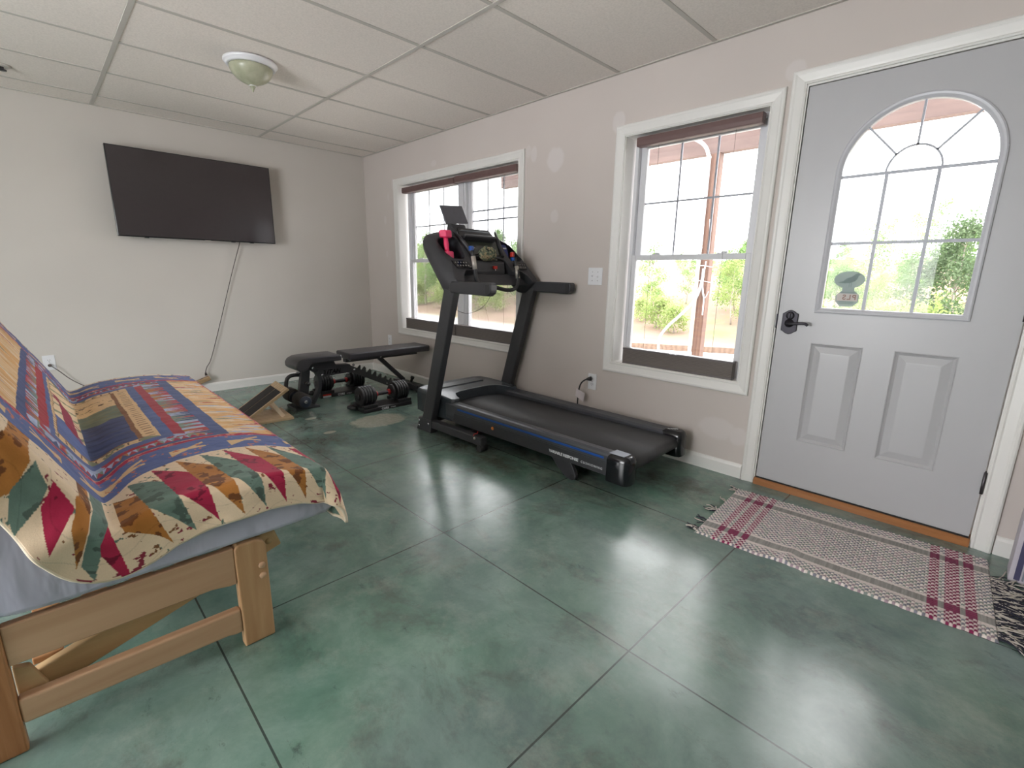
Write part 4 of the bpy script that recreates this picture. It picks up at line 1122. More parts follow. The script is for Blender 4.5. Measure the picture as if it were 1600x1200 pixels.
def cradle(label, loc, rz, sticker):
    t = thing('dumbbell_cradle', label, 'dumbbell cradle', loc, rz)
    b = MB(); b.prism([(-0.105, 0.0), (0.105, 0.0), (0.100, 0.030), (0.085, 0.036), (-0.085, 0.036), (-0.100, 0.030)], 'y', -0.235, 0.235); tr = obj('tray', b, PLATE_BLK, t, 0.003)
    for s in (-1, 1):
        b = MB(); b.prism([(-0.10, 0.034), (0.10, 0.034), (0.098, 0.062), (0.074, 0.064), (0.055, 0.040), (-0.055, 0.040), (-0.074, 0.064), (-0.098, 0.062)], 'y', s * 0.10, s * 0.232); obj('saddle', b, PLATE_BLK, t, 0.003)
    b = MB(); b.tube([(-0.02, -0.24, 0.025), (-0.06, -0.275, 0.025), (-0.085, -0.28, 0.026), (-0.10, -0.26, 0.025), (-0.10, -0.23, 0.025)], 0.016, 10); obj('lift_handle', b, PLATE_BLK, t)
    lettering('cradle_lettering', 'CORE', 0.026, PRINT_WHITE, tr, (0.1045, -0.07, 0.006), (0, 1, 0), (-0.16, 0, 1), spacing=1.0, offset=0.0008)
    lettering('cradle_lettering', 'FITNESS', 0.013, PRINT_WHITE, tr, (0.1045, 0.018, 0.008), (0, 1, 0), (-0.16, 0, 1), spacing=1.1)
    if sticker:
        b = MB(); b.box(0.1015, 0.1055, -0.215, -0.135, 0.020, 0.034); st = obj('warning_sticker', b, RED_PL, tr)
        b = MB(); b.box(0.1015, 0.1057, -0.213, -0.137, 0.003, 0.020); obj('sticker_text_area', b, PRINT_WHITE, st)
    return t
cradle('black dumbbell cradle on bare floor, nearest the treadmill', (1.575, -0.775, 0.0), math.radians(0.5), False)
dumbbell('adjustable black dumbbell with red collars nearest the treadmill', (1.575, -0.775, 0.124), math.radians(0.5))
cradle('black dumbbell cradle with red and white sticker beneath the weight bench', (0.868, -0.835, 0.0), math.radians(-1.5), True)
dumbbell('adjustable black dumbbell with red collars beneath the weight bench', (0.868, -0.835, 0.124), math.radians(-1.5))

# ---------------------------------------------------------------- slant board by the futon
PALE_WOOD = wood('pale_plywood', (206, 182, 148), (170, 140, 104), axis='y', rough=0.55, coat=0.0)
EDGE_WOOD = plain('plywood_edge', (226, 204, 178), 0.6, vary=0.05)
GRIP = plain('black_grip_tape', (42, 38, 38), 0.85, bump=0.2, bscale=900)
t = thing('slant_board', 'folding plywood slant board with black grip tape beside the futon', 'slant board', (1.26, -1.64, 0.0), math.radians(-4))
b = MB(); b.box(-0.175, 0.175, -0.21, 0.155, 0.0, 0.018); bs = obj('base_board', b, PALE_WOOD, t, 0.001)
b = MB(); b.lathe([(0.006, 0), (0.006, 0.0006), (0, 0.0008)], (0.03, 0.10, 0.018), (0, 0, 1), 10); obj('wood_knot', b, plain('dark_knot', (70, 54, 42), 0.7), bs)
sl = Matrix.Translation((0, -0.205, 0.019)) @ Matrix.Rotation(math.radians(33.0), 4, 'X')
b = MB(); b.m = sl; b.box(-0.172, 0.172, 0.0, 0.410, 0.0, 0.018); tb = obj('top_board', b, PALE_WOOD, t, 0.001)
for x0, x1 in ((-0.155, -0.008), (0.0, 0.147)):
    b = MB(); b.m = sl; b.box(x0, x1, 0.01, 0.355, 0.018, 0.0195); obj('grip_strip', b, GRIP, tb)
for x in (-0.12, 0.12):
    b = MB(); b.m = Matrix.Identity(4); b.bar((x, 0.010, 0.150), (x, 0.092, 0.022), 0.03, 0.012, (1, 0, 0)); obj('prop_strut', b, EDGE_WOOD, t)
b = MB(); b.cyl((-0.16, -0.208, 0.019), (0.16, -0.208, 0.019), 0.005, 10); obj('hinge', b, CHROME, t)

# ---------------------------------------------------------------- boxed panel standing at the right edge
t = thing('storage_box', 'white box with dark blue band standing at the rug end by the door', 'box', (5.70, -0.165, 0.0))
WB = plain('white_carton', (186, 180, 190), 0.5, vary=0.02)
b = MB(); b.box(-0.205, 0.205, -0.065, 0.065, 0.0, 0.46); bd = obj('carton', b, WB, t, 0.002)
b = MB(); b.box(-0.190, -0.173, -0.0665, -0.064, 0.012, 0.45); obj('blue_band', b, plain('dark_blue_band', (66, 64, 96), 0.5), bd, label='dark blue band')
b = MB(); b.box(-0.168, 0.19, -0.0662, -0.064, 0.014, 0.45); ip = obj('printed_panel', b, plain('pale_grey_print', (188, 186, 200), 0.5), bd)
b = MB(); b.box(-0.168, -0.162, -0.0668, -0.064, 0.014, 0.45); obj('panel_edge', b, plain('grey_line', (120, 124, 136), 0.5), ip)
b = MB(); b.box(-0.162, 0.19, -0.0668, -0.064, 0.098, 0.101); obj('panel_line', b, bpy.data.materials['grey_line'], ip)
# ---------------------------------------------------------------- numpy noise for woven and printed cloth
def _hash(ix, iy, seed):
    h = (ix.astype(np.int64) * 374761393 + iy.astype(np.int64) * 668265263 + seed * 1274126177) & 0xFFFFFFFF
    h = ((h ^ (h >> 13)) * 1274126177) & 0xFFFFFFFF
    return ((h ^ (h >> 16)) & 0xFFFF) / 65535.0
def vnoise(x, y, seed=0):
    ix, iy = np.floor(x), np.floor(y); fx, fy = x - ix, y - iy
    fx = fx * fx * (3 - 2 * fx); fy = fy * fy * (3 - 2 * fy)
    a, b_, c, d = _hash(ix, iy, seed), _hash(ix + 1, iy, seed), _hash(ix, iy + 1, seed), _hash(ix + 1, iy + 1, seed)
    return (a * (1 - fx) + b_ * fx) * (1 - fy) + (c * (1 - fx) + d * fx) * fy
def fbm(x, y, seed=0, oct=4):
    s, a, t = 0, 1.0, 0
    for k in range(oct):
        s = s + a * vnoise(x * 2 ** k, y * 2 ** k, seed + k * 17); t += a; a *= 0.55
    return s / t
def lin(r, g, b): return np.array(srgb(r, g, b)[:3])
def grid_mesh(name, P, colr, mat, parent=None, flip=False):
    """P (h,w,3), colr (h,w,3): one smooth sheet with a colour attribute holding its dyed pattern"""
    h, w = P.shape[:2]
    me = bpy.data.meshes.new(name)
    me.vertices.add(h * w); me.vertices.foreach_set('co', P.astype(np.float32).ravel())
    i = np.arange(h - 1)[:, None] * w + np.arange(w - 1)[None, :]
    q = np.stack([i, i + 1, i + w + 1, i + w], -1).reshape(-1, 4)
    if flip: q = q[:, ::-1]
    n = len(q)
    me.loops.add(n * 4); me.loops.foreach_set('vertex_index', q.ravel().astype(np.int32))
    me.polygons.add(n); me.polygons.foreach_set('loop_start', np.arange(0, n * 4, 4, dtype=np.int32))
    me.polygons.foreach_set('use_smooth', np.ones(n, dtype=bool))
    me.update(calc_edges=True); me.validate()
    at = me.color_attributes.new('dye', 'FLOAT_COLOR', 'POINT')
    c4 = np.ones((h * w, 4), np.float32); c4[:, :3] = colr.reshape(-1, 3)
    at.data.foreach_set('color', c4.ravel())
    me.materials.append(mat)
    o = bpy.data.objects.new(name, me); COL.objects.link(o)
    if parent is not None: o.parent = parent
    return o
def dyed(name, rough=0.85, bump=0.3, bscale=700, sheen=0.15):
    t = NT(name)
    at = t.n('Attribute', attribute_name='dye')
    f = t.noise(bscale, 2)
    t.set(color=t.mix(0.25, at.outputs['Color'], t.ramp(f, [(0.3, (0.75, 0.75, 0.75, 1)), (0.7, (1, 1, 1, 1))]), 'MULTIPLY'), rough=rough, spec=0.2, sheen=sheen)
    t.bump(t.noise(bscale, 2), bump, 0.001)
    return t.m

# ---------------------------------------------------------------- woven rug by the door
rug = thing('woven_rug', 'cream and crimson woven rag rug with fringe before the door', 'rug', (4.462, -0.808, 0.0), math.radians(3.6))
LU, LV = 1.018, 0.635
nu, nv = 420, 260
uu, vv = np.meshgrid(np.linspace(0, LU, nu), np.linspace(0, LV, nv))
cell = 0.0105
cu, cv = np.floor(uu / cell), np.floor(vv / (cell * 1.25))
chk = ((cu + cv) % 2)
fu, fv = uu / cell - cu - 0.5, vv / (cell * 1.25) - cv - 0.5
knot = np.clip(1 - (fu ** 2 + fv ** 2) * 3.2, 0, 1)
hs = _hash(cu, cv, 3)
cream = lin(226, 216, 210)[None, None] * (0.88 + 0.2 * hs[..., None])
grey = lin(98, 102, 120); teal = lin(104, 122, 118); mauve = lin(140, 116, 132)
dark = np.where((hs < 0.45)[..., None], grey, np.where((hs < 0.75)[..., None], teal, mauve))
C_ = np.where((chk > 0.5)[..., None], cream, cream * 0.15 + dark * 0.85)
edge = np.minimum(vv, LV - vv)
band = (edge > 0.092) & (edge < 0.138); light = ((edge > 0.070) & (edge <= 0.092)) | ((edge >= 0.138) & (edge < 0.155))
stripe_c = lin(150, 146, 142)[None, None] * (0.8 + 0.35 * _hash(np.floor(uu / 0.006), cv * 0, 9)[..., None])
C_ = np.where(band[..., None], stripe_c, C_); C_ = np.where(light[..., None], lin(220, 208, 204), C_)
crim = lin(126, 36, 76)
red = np.zeros_like(uu, bool)
for c, w in ((0.088, 0.014), (0.140, 0.021), (0.192, 0.013), (0.846, 0.016), (0.900, 0.022), (0.952, 0.016)):
    red |= np.abs(uu - c) < w
C_ = np.where((red & (chk < 0.5))[..., None], crim, C_)
C_ = np.where((red & band)[..., None], crim * (0.85 + 0.3 * hs[..., None]), C_)
C_ = np.where((red & (chk > 0.5) & ~band)[..., None], C_ * 0.75 + lin(196, 130, 156) * 0.25, C_)
wav = 0.006 * fbm(uu * 5, vv * 6, 5, 2)
ex = (vnoise(uu * 60, uu * 0, 8) - 0.5) * 0.007
vy = vv + np.where(vv < 0.02, ex, 0) + np.where(vv > LV - 0.02, ex[:, ::-1], 0) + 0.012 * np.exp(-((uu - 0.37) / 0.05) ** 2) * np.clip(1 - vv / 0.2, 0, 1)
z = 0.004 + 0.0045 * knot * np.where(band | light, 0.4, 1) + wav + 0.010 * np.exp(-((uu - 0.37 - vv * 0.1) / 0.02) ** 2) * np.clip(1 - vv / 0.25, 0, 1)
fall = np.clip(np.minimum(np.minimum(uu, LU - uu), np.minimum(vv, LV - vv)) / 0.006, 0, 1)
z = 0.001 + (z - 0.001) * fall
grid_mesh('rug_weave', np.stack([uu, vy, z], -1), C_, dyed('rug_yarn', bump=0.5, bscale=1200), rug)
FR_L = plain('fringe_cream', (196, 188, 180), 0.9); FR_D = plain('fringe_navy', (42, 42, 56), 0.9)
for end, n_, ln in ((0, 26, 0.055), (1, 95, 0.13)):
    for nm, m_, sel in (('fringe_cream', FR_L, 0), ('fringe_dark', FR_D, 1)):
        b = MB(); rr_ = random.Random(end * 10 + sel)
        for k in range(n_):
            if end == 0 and rr_.random() < 0.35: continue
            v = rr_.uniform(0.01, 0.485) if end else (rr_.choice((0.04, 0.13, 0.30, 0.44, 0.60)) + rr_.uniform(-0.022, 0.022))
            d = (-1 if end == 0 else 1); L_ = ln * rr_.uniform(0.5, 1.15); a = rr_.uniform(-0.6, 0.6)
            u = 0.002 if end == 0 else LU - 0.002
            pts = [(u, v, 0.006)]
            for s in (0.35, 0.7, 1.0):
                a += rr_.uniform(-0.5, 0.5)
                pts.append((pts[-1][0] + d * L_ * 0.34 * math.cos(a), pts[-1][1] + L_ * 0.34 * math.sin(a), rr_.uniform(0.003, 0.011)))
            b.tube(smooth_path(pts, 3), 0.0022 if end else 0.0026, 5)
        o = obj(nm, b, m_, rug); o['kind'] = 'stuff'
# ---------------------------------------------------------------- futon
FW = wood('honey_futon_wood', (200, 164, 132), (178, 140, 108), scale=5, axis='y', rough=0.42, coat=0.1)
FWZ = wood('honey_futon_wood_upright', (206, 168, 128), (176, 134, 94), scale=7, axis='z', rough=0.42, coat=0.1)
FWB = wood('orange_futon_post_wood', (192, 138, 92), (150, 98, 58), scale=8, axis='z', rough=0.42, coat=0.1)
FWP = wood('pale_futon_deck_wood', (204, 172, 128), (178, 144, 100), scale=5, axis='y', rough=0.55, coat=0.0)
FWX = wood('honey_futon_wood_long', (200, 150, 104), (170, 118, 76), scale=5, axis='x', rough=0.42, coat=0.1)
fx, fy = 2.84, -2.78
futon = thing('futon', 'wooden futon sofa with pale mattress at the left of the room', 'futon', (fx, fy, 0.0))
Fb = lambda b: shift(b, futon)
def roundrect(y0, y1, z0, z1, r_tr, n=6):
    pts = [(y0, z0), (y1, z0)]
    pts += [(y1 - r_tr + r_tr * math.cos(a), z1 - r_tr + r_tr * math.sin(a)) for a in [PI / 2 * k / n for k in range(n + 1)]]
    pts += [(y0 + 0.012, z1), (y0, z1 - 0.01)]
    return pts
for side, (xa, xb) in enumerate(((3.765, 3.800), (1.885, 1.920))):
    b = MB(); b.prism(roundrect(-2.533, -2.443, 0.0, 0.352, 0.035), 'x', xa, xb); lg = obj('front_leg', Fb(b), FWZ, futon, 0.006, 3)
    xo = xb if side == 0 else xa; sgn = 1 if side == 0 else -1
    for z in (0.262, 0.226):
        b = MB(); b.lathe([(0.0105, 0), (0.0105, 0.003), (0.008, 0.006), (0, 0.007)], (xo, -2.462, z), (sgn, 0, 0), 16); obj('wood_plug', Fb(b), FW, lg)
    b = MB(); b.box(xa, xb, -3.115, -3.020, 0.0, 0.40); obj('back_leg', Fb(b), FWB, futon, 0.006, 3)
    b = MB(); b.prism([(-3.020, 0.240), (-2.60, 0.236), (-2.575, 0.231), (-2.553, 0.226), (-2.533, 0.226), (-2.533, 0.347), (-3.020, 0.347)], 'x', xa + 0.004, xb - 0.004); obj('top_rail', Fb(b), FW, futon, 0.004)
    b = MB(); b.prism([(-3.020, 0.076), (-2.575, 0.062), (-2.553, 0.056), (-2.533, 0.056), (-2.533, 0.138), (-3.020, 0.146)], 'x', xa + 0.002, xb - 0.002); obj('bottom_rail', Fb(b), FW, futon, 0.007, 3)
    xm = xa - 0.035 if side == 0 else xb + 0.035
    b = MB(); b.bar((xm, -3.00, 0.128), (xm, -2.392, 0.312), 0.028, 0.072); dr = obj('deck_rail', Fb(b), FWP, futon, 0.004)
    b = MB(); b.lathe([(0.010, 0), (0.010, 0.002), (0, 0.003)], (xm + sgn * 0.014, -2.42, 0.303), (sgn, 0, 0), 14); obj('wood_plug', Fb(b), FWP, dr)
    b = MB(); b.prism([(-3.02, 0.10), (-2.985, 0.10), (-2.965, 0.135), (-2.99, 0.205), (-3.02, 0.215)], 'x', xm + sgn * 0.0145, xm + sgn * 0.034); obj('hinge_block', Fb(b), FWP, futon, 0.003)
for y, z in ((-2.47, 0.20), (-3.06, 0.20)):
    b = MB(); b.box(1.922, 3.763, y - 0.014, y + 0.014, z + 0.05, z + 0.125); obj('stretcher', Fb(b), FWX, futon, 0.004)
b = MB(); b.box(1.99, 3.70, -2.54, -2.50, 0.283, 0.318); obj('deck_slat', Fb(b), FWX, futon, 0.003)
for k in range(4):
    y = -2.63 - 0.11 * k; z = 0.235 - 0.035 * k
    b = MB(); b.box(1.99, 3.70, y - 0.03, y + 0.03, z + 0.03, z + 0.048); obj('deck_slat', Fb(b), FWX, futon, 0.003)

# mattress folded into seat and back
def sheet_cloth():
    t = NT('pale_lavender_sheet')
    v = t.mapped((2.0, 9.0, 3.0), (0.75, 0, 0))
    w = t.noise(1.3, 3, 0.5, v, 0.3)
    t.set(color=t.ramp(t.noise(3, 3), [(0.3, srgb(176, 176, 194)), (0.7, srgb(192, 192, 208))]), rough=0.8, spec=0.2, sheen=0.2)
    t.bump(w, 0.5, 0.03)
    return t.m
SHEET = sheet_cloth()
sec = [(-2.245, 0.352), (-2.215, 0.372), (-2.20, 0.42), (-2.212, 0.475), (-2.25, 0.508), (-2.33, 0.525), (-2.45, 0.540), (-2.58, 0.540), (-2.70, 0.524), (-2.77, 0.503), (-2.803, 0.500),
       (-2.832, 0.535), (-2.865, 0.610), (-2.93, 0.74), (-3.03, 0.93), (-3.085, 1.04), (-3.125, 1.095), (-3.185, 1.115), (-3.245, 1.09), (-3.272, 1.035),
       (-3.225, 0.86), (-3.165, 0.66), (-3.125, 0.51), (-3.105, 0.44), (-3.075, 0.392), (-3.02, 0.362), (-2.93, 0.350), (-2.80, 0.349), (-2.60, 0.349), (-2.40, 0.350)]
def dense(pts, n):
    P = smooth_path([(0, p[0], p[1]) for p in pts] + [(0, pts[0][0], pts[0][1])], n)
    return [(p.y, p.z) for p in P[:-1]]
ds = dense(sec, 4)
N_ = len(ds)
nrm = []
for i in range(N_):
    a, c = ds[i - 1], ds[(i + 1) % N_]
    t = Vector((c[0] - a[0], c[1] - a[1])).normalized(); nrm.append(Vector((t.y, -t.x)))
area = sum(ds[i - 1][0] * ds[i][1] - ds[i][0] * ds[i - 1][1] for i in range(N_))
if area < 0: nrm = [-n for n in nrm]
xs = [1.868, 1.872, 1.880, 1.895] + [1.95 + 0.06 * k for k in range(30)] + [3.765, 3.782, 3.794, 3.801, 3.804]
ins = [0.026, 0.018, 0.009, 0.003] + [0.0] * 30 + [0.002, 0.006, 0.012, 0.019, 0.026]
rings = []
for x, s in zip(xs, ins):
    rings.append([(x, y - nrm[i].x * s, z - nrm[i].y * s) for i, (y, z) in enumerate(ds)])
b = MB(); b.loft(rings, True, True, True); obj('mattress', Fb(b), SHEET, futon)

# ---------------------------------------------------------------- patchwork quilt
XN, XF = 3.800, 1.868          # near and far edges of the mattress
top = [(-3.265, 1.075), (-3.235, 1.112), (-3.185, 1.131), (-3.122, 1.112), (-3.072, 1.052), (-3.015, 0.945), (-2.915, 0.755), (-2.848, 0.622), (-2.815, 0.548), (-2.795, 0.515), (-2.760, 0.517), (-2.70, 0.538), (-2.58, 0.555), (-2.45, 0.555), (-2.33, 0.540), (-2.262, 0.525)]
tp = [(p.y, p.z) for p in smooth_path([(0, y, z) for y, z in top], 24)]
tp = np.array(tp); sl_ = np.concatenate([[0], np.cumsum(np.hypot(*np.diff(tp, axis=0).T))])
crease = sl_[np.argmin(np.hypot(tp[:, 0] + 2.797, tp[:, 1] - 0.517))]
b_edge = sl_[-1] - crease; b_min = -crease; b_max = b_edge + 0.205
A_MAX = 0.135
bb = np.concatenate([np.linspace(b_min, -0.09, 260), np.linspace(-0.09, 0.06, 210)[1:], np.linspace(0.06, b_max, 290)[1:]]); nb = len(bb)
aa = np.concatenate([np.linspace(XF - 0.10, 2.6, 120), np.linspace(2.6, 3.3, 200)[1:], np.linspace(3.3, XN + A_MAX, 290)[1:]]); na = len(aa)
BB, AA = np.meshgrid(bb, aa)           # rows along x, columns along b
bc = np.clip(BB, b_min, b_edge)
py = np.interp(bc + crease, sl_, tp[:, 0]); pz = np.interp(bc + crease, sl_, tp[:, 1])
e_ = 0.004
ty = np.interp(bc + crease + e_, sl_, tp[:, 0]) - np.interp(bc + crease - e_, sl_, tp[:, 0])
tz = np.interp(bc + crease + e_, sl_, tp[:, 1]) - np.interp(bc + crease - e_, sl_, tp[:, 1])
ln_ = np.hypot(ty, tz); ny, nz = -tz / ln_, ty / ln_
flip_ = np.sign(nz + 1e-6); ny, nz = ny * flip_, nz * flip_
# smooth the normals so that the side drape turns gently at the crease
bu = np.linspace(b_min, b_max, 620); nu_y, nu_z = np.interp(bu, bb, ny[0]), np.interp(bu, bb, nz[0])
for _ in range(30):
    nu_y[1:-1] = (nu_y[:-2] + nu_y[1:-1] * 2 + nu_y[2:]) / 4; nu_z[1:-1] = (nu_z[:-2] + nu_z[1:-1] * 2 + nu_z[2:]) / 4
ny = np.broadcast_to(np.interp(bb, bu, nu_y), BB.shape).copy(); nz = np.broadcast_to(np.interp(bb, bu, nu_z), BB.shape).copy()
k_ = np.hypot(ny, nz); ny, nz = ny / k_, nz / k_
def drape_out(r): return 0.022 * (1 - np.exp(-r / 0.018)) + 0.10 * r
def drape_down(r): return np.maximum(0, r - 0.020 * (1 - np.exp(-r / 0.016))) * 0.985
da_n = np.clip(AA - (XN - 0.012), 0, None); da_f = np.clip((XF + 0.012) - AA, 0, None)
da = np.maximum(da_n, da_f); sx = np.where(da_n > 0, 1.0, -1.0)
db = np.clip(BB - b_edge, 0, None)
# the overhang varies along the near side
hem = 0.82 + 0.16 * np.exp(-((BB + 0.05) / 0.22) ** 2) + 0.10 * np.clip((BB - 0.5) / 0.1, 0, 1)
da = np.where(da_n > 0, da * hem, da)
r_ = np.hypot(da, db); ph = np.arctan2(db, np.maximum(da, 1e-9))
corner = np.sin(2 * ph) ** 2
out = drape_out(r_) * (1 + 0.9 * corner * np.clip(r_ / 0.12, 0, 1)); down = drape_down(r_) * (1 - 0.10 * corner)
X = np.clip(AA, XF + 0.012, XN - 0.012) + sx * out * np.cos(ph) * (r_ > 0)
Y = py - ny * down * (da > 0) * (db <= 0) + out * np.sin(ph) * (db > 0)
Z = pz - np.where(db > 0, down, nz * down)
on = (r_ < 0.03)
crk = 0.0045 * (fbm(AA * 9, BB * 9, 21, 3) - 0.5) + 0.0025 * (fbm(AA * 30, BB * 26, 22, 2) - 0.5)
X = X + sx * crk * 1.6 * (r_ > 0.02); Y = Y + ny * crk * on; Z = Z + nz * crk * on
fold = (0.034 * np.exp(-((BB + 0.055) / 0.05) ** 2) - 0.006 * np.exp(-((BB - 0.035) / 0.03) ** 2) + 0.014 * np.exp(-((BB - 0.30) / 0.06) ** 2)) * np.clip(da_n / 0.05, 0, 1)
X = X + fold
P_ = np.stack([X - fx, Y - fy, Z], -1)

# ---- the printed and pieced pattern, laid out in cloth coordinates
S_ = np.where(AA > XN - 0.012, XN - 0.012 + (AA - (XN - 0.012)) * hem, AA)
sh_ = 0.19 / (1 + np.exp((BB - 0.03) / 0.045)) + 0.05 * np.clip((BB - 0.45) / 0.12, 0, 1)
w0 = np.clip((S_ - 2.9) / 0.6, 0, 1); w0 = w0 * w0 * (3 - 2 * w0)
xs_ = S_ - sh_ * w0
hem_end = XN - 0.012 + (A_MAX + 0.012) * hem
BP = BB - 0.04 * np.clip(BB / 0.12, 0, 1)
ab = np.abs(BP)
xc = 2.70; xr = np.abs(xs_ - xc)               # log-cabin frames are mirrored about the panel
wob = (fbm(AA * 14, BB * 14, 31, 3) - 0.5)
wob2 = (fbm(AA * 40, BB * 40, 32, 2) - 0.5)
abw, xrw = ab + 0.008 * wob, xr + 0.010 * wob
TAN, OCH, CRM = lin(212, 178, 134), lin(200, 154, 100), lin(230, 206, 176)
BLU, NVY, LBL = lin(84, 100, 150), lin(62, 74, 116), lin(172, 184, 212)
RED_, CRI, SAGE = lin(160, 44, 58), lin(166, 36, 70), lin(118, 134, 118)
BRN, DGR, OLV = lin(176, 116, 56), lin(100, 122, 112), lin(122, 124, 96)
def tone(c, n, lo=0.8, hi=1.2): return c[None, None, :] * (lo + (hi - lo) * n)[..., None]
n1, n2, n3 = fbm(AA * 22, BB * 22, 41), fbm(AA * 70, BB * 70, 42, 3), fbm(AA * 160, BB * 8, 43, 2)
col = np.zeros(AA.shape + (3,))
def put(mask, c): col[mask] = (c if c.ndim == 3 else np.broadcast_to(c, col.shape))[mask]
lv = np.full(AA.shape, 10)
bnds = ((0.110, 0.44), (0.126, 0.447), (0.176, 0.485), (0.212, 0.525), (0.247, 0.552), (0.322, 0.588), (0.370, 0.610), (0.512, 0.613), (0.534, 0.638), (0.630, 0.800))
bnds_b = (0.150, 0.153, 0.165, 0.187, 0.228, 0.275, 0.308, 0.500, 0.520, 0.610)
for k in range(9, -1, -1):
    lv[(abw < np.where(BB < 0, bnds_b[k], bnds[k][0])) & (xrw < bnds[k][1])] = k
side_ = (xrw - 0.44) / 0.36 > (abw - 0.13) / 0.5   # strips running across the ends
# 0 picture panel
sea = tone(NVY * 0.9, n1, 0.75, 1.35); wl_ = (np.sin((AA * 95 + 6 * fbm(AA * 6, BB * 5, 51)) ) > 0.75)
sea = np.where(wl_[..., None], sea * 0.72, sea)
sky_p = tone(TAN, n1, 0.9, 1.15)
reed = np.where((n3 > 0.5)[..., None], tone(OLV, n1, 0.7, 1.1), tone(SAGE * 0.8, n1, 0.7, 1.1))
w_ = AA + 0.10 * (fbm(AA * 7, BB * 7, 52) - 0.5) * 2
pan = np.where((w_ < 2.56)[..., None], sky_p, np.where((w_ < 2.76)[..., None], reed, sea))
ducks = (w_ < 2.54) & (AA > 2.36) & (fbm(AA * 60, BB * 30, 53, 3) > 0.66) & (BB > 0)
pan = np.where(ducks[..., None], lin(92, 66, 44), pan)
# the back of the sofa shows a crimson deer on cream above water
back = BB < 0
bk = np.where((w_ < 3.0)[..., None], tone(CRM * np.array([1, .95, .85]), n1, 0.85, 1.1), tone(BLU, n1, 0.8, 1.2))
bk = np.where(((np.abs(np.sin(AA * 22 + BB * 40)) > 0.93) & (w_ < 3.0))[..., None], tone(OLV * 1.3, n1), bk)
def seg(ax, ab_, bx_, bb_, r):
    k = 1.3; ax, bx_ = 2.76 + (ax - 2.83) * k * 2.3, 2.76 + (bx_ - 2.83) * k * 2.3; ab_, bb_ = -0.078 + (ab_ + 0.085) * k * 0.8, -0.078 + (bb_ + 0.085) * k * 0.8; r = r * 1.5
    dx, dy = bx_ - ax, bb_ - ab_
    t = np.clip(((AA - ax) * dx + (BB - ab_) * dy) / (dx * dx + dy * dy), 0, 1)
    return np.hypot(AA - ax - t * dx, BB - ab_ - t * dy) < r
deer = seg(2.80, -0.085, 2.90, -0.075, 0.024) | seg(2.80, -0.085, 2.775, -0.125, 0.014) | seg(2.775, -0.125, 2.76, -0.13, 0.010)
for (p, q, r, s) in ((2.82, -0.07, 2.825, -0.025), (2.84, -0.06, 2.838, -0.02), (2.89, -0.07, 2.90, -0.02), (2.905, -0.07, 2.915, -0.03)): deer |= seg(p, q, r, s, 0.005)
for (p, q, r, s) in ((2.775, -0.128, 2.80, -0.165), (2.80, -0.165, 2.84, -0.17), (2.81, -0.166, 2.815, -0.185), (2.77, -0.13, 2.75, -0.17), (2.75, -0.17, 2.765, -0.195), (2.755, -0.17, 2.725, -0.18)): deer |= seg(p, q, r, s, 0.004)
bk = np.where((deer & back)[..., None], lin(142, 26, 60), bk)
pan = np.where(back[..., None], bk, pan)
put(lv == 0, pan)
put(lv == 1, tone(lin(130, 84, 48), n1))
dash = (np.abs((np.where(side_, BB, AA) / 0.034) % 1 - 0.5) < 0.10 + 0.08 * wob) & (np.abs(np.where(side_, xr - 0.466, ab - 0.151)) < 0.014 + 0.012 * wob)
c2 = np.where(dash[..., None], lin(104, 62, 44), tone(TAN * 1.05, n1, 0.92, 1.1))
c2 = np.where((side_ & (n1 + 0.3 * wob > 0.50))[..., None], tone(OLV, n1), c2)
put(lv == 2, c2)
put(lv == 3, tone(BLU * 0.9, n1, 0.75, 1.25))
c4 = tone(RED_, n1, 0.85, 1.2)
c4 = np.where((side_ & (fbm(AA * 20, BB * 14, 55, 3) > 0.5))[..., None], tone(LBL * 0.8, n1), c4)
put(lv == 4, c4)
# 5 jagged multicoloured teeth
pr = np.where(side_, BB, AA); q_ = np.where(side_, (xr - 0.552) / 0.036, np.where(BB < 0, (ab - 0.228) / 0.047, (ab - 0.247) / 0.075))
pid = np.floor(pr / 0.026); tt = pr / 0.026 - pid
tooth = np.abs(tt - 0.5) * 2 > q_ + 0.25 * wob
pal = np.stack([SAGE, LBL, BRN, SAGE * 1.1, LBL * 0.9]); pal2 = np.stack([RED_, RED_, LBL * .85, NVY, CRI])
h1 = (_hash(pid, pid * 0, 61) * 4.99).astype(int); h2 = (_hash(pid, pid * 0 + 1, 62) * 4.99).astype(int)
put(lv == 5, np.where(tooth[..., None], pal[h1], pal2[h2]) * (0.85 + 0.3 * n1)[..., None])
put(lv == 6, tone(NVY * 1.12, n1, 0.75, 1.3))
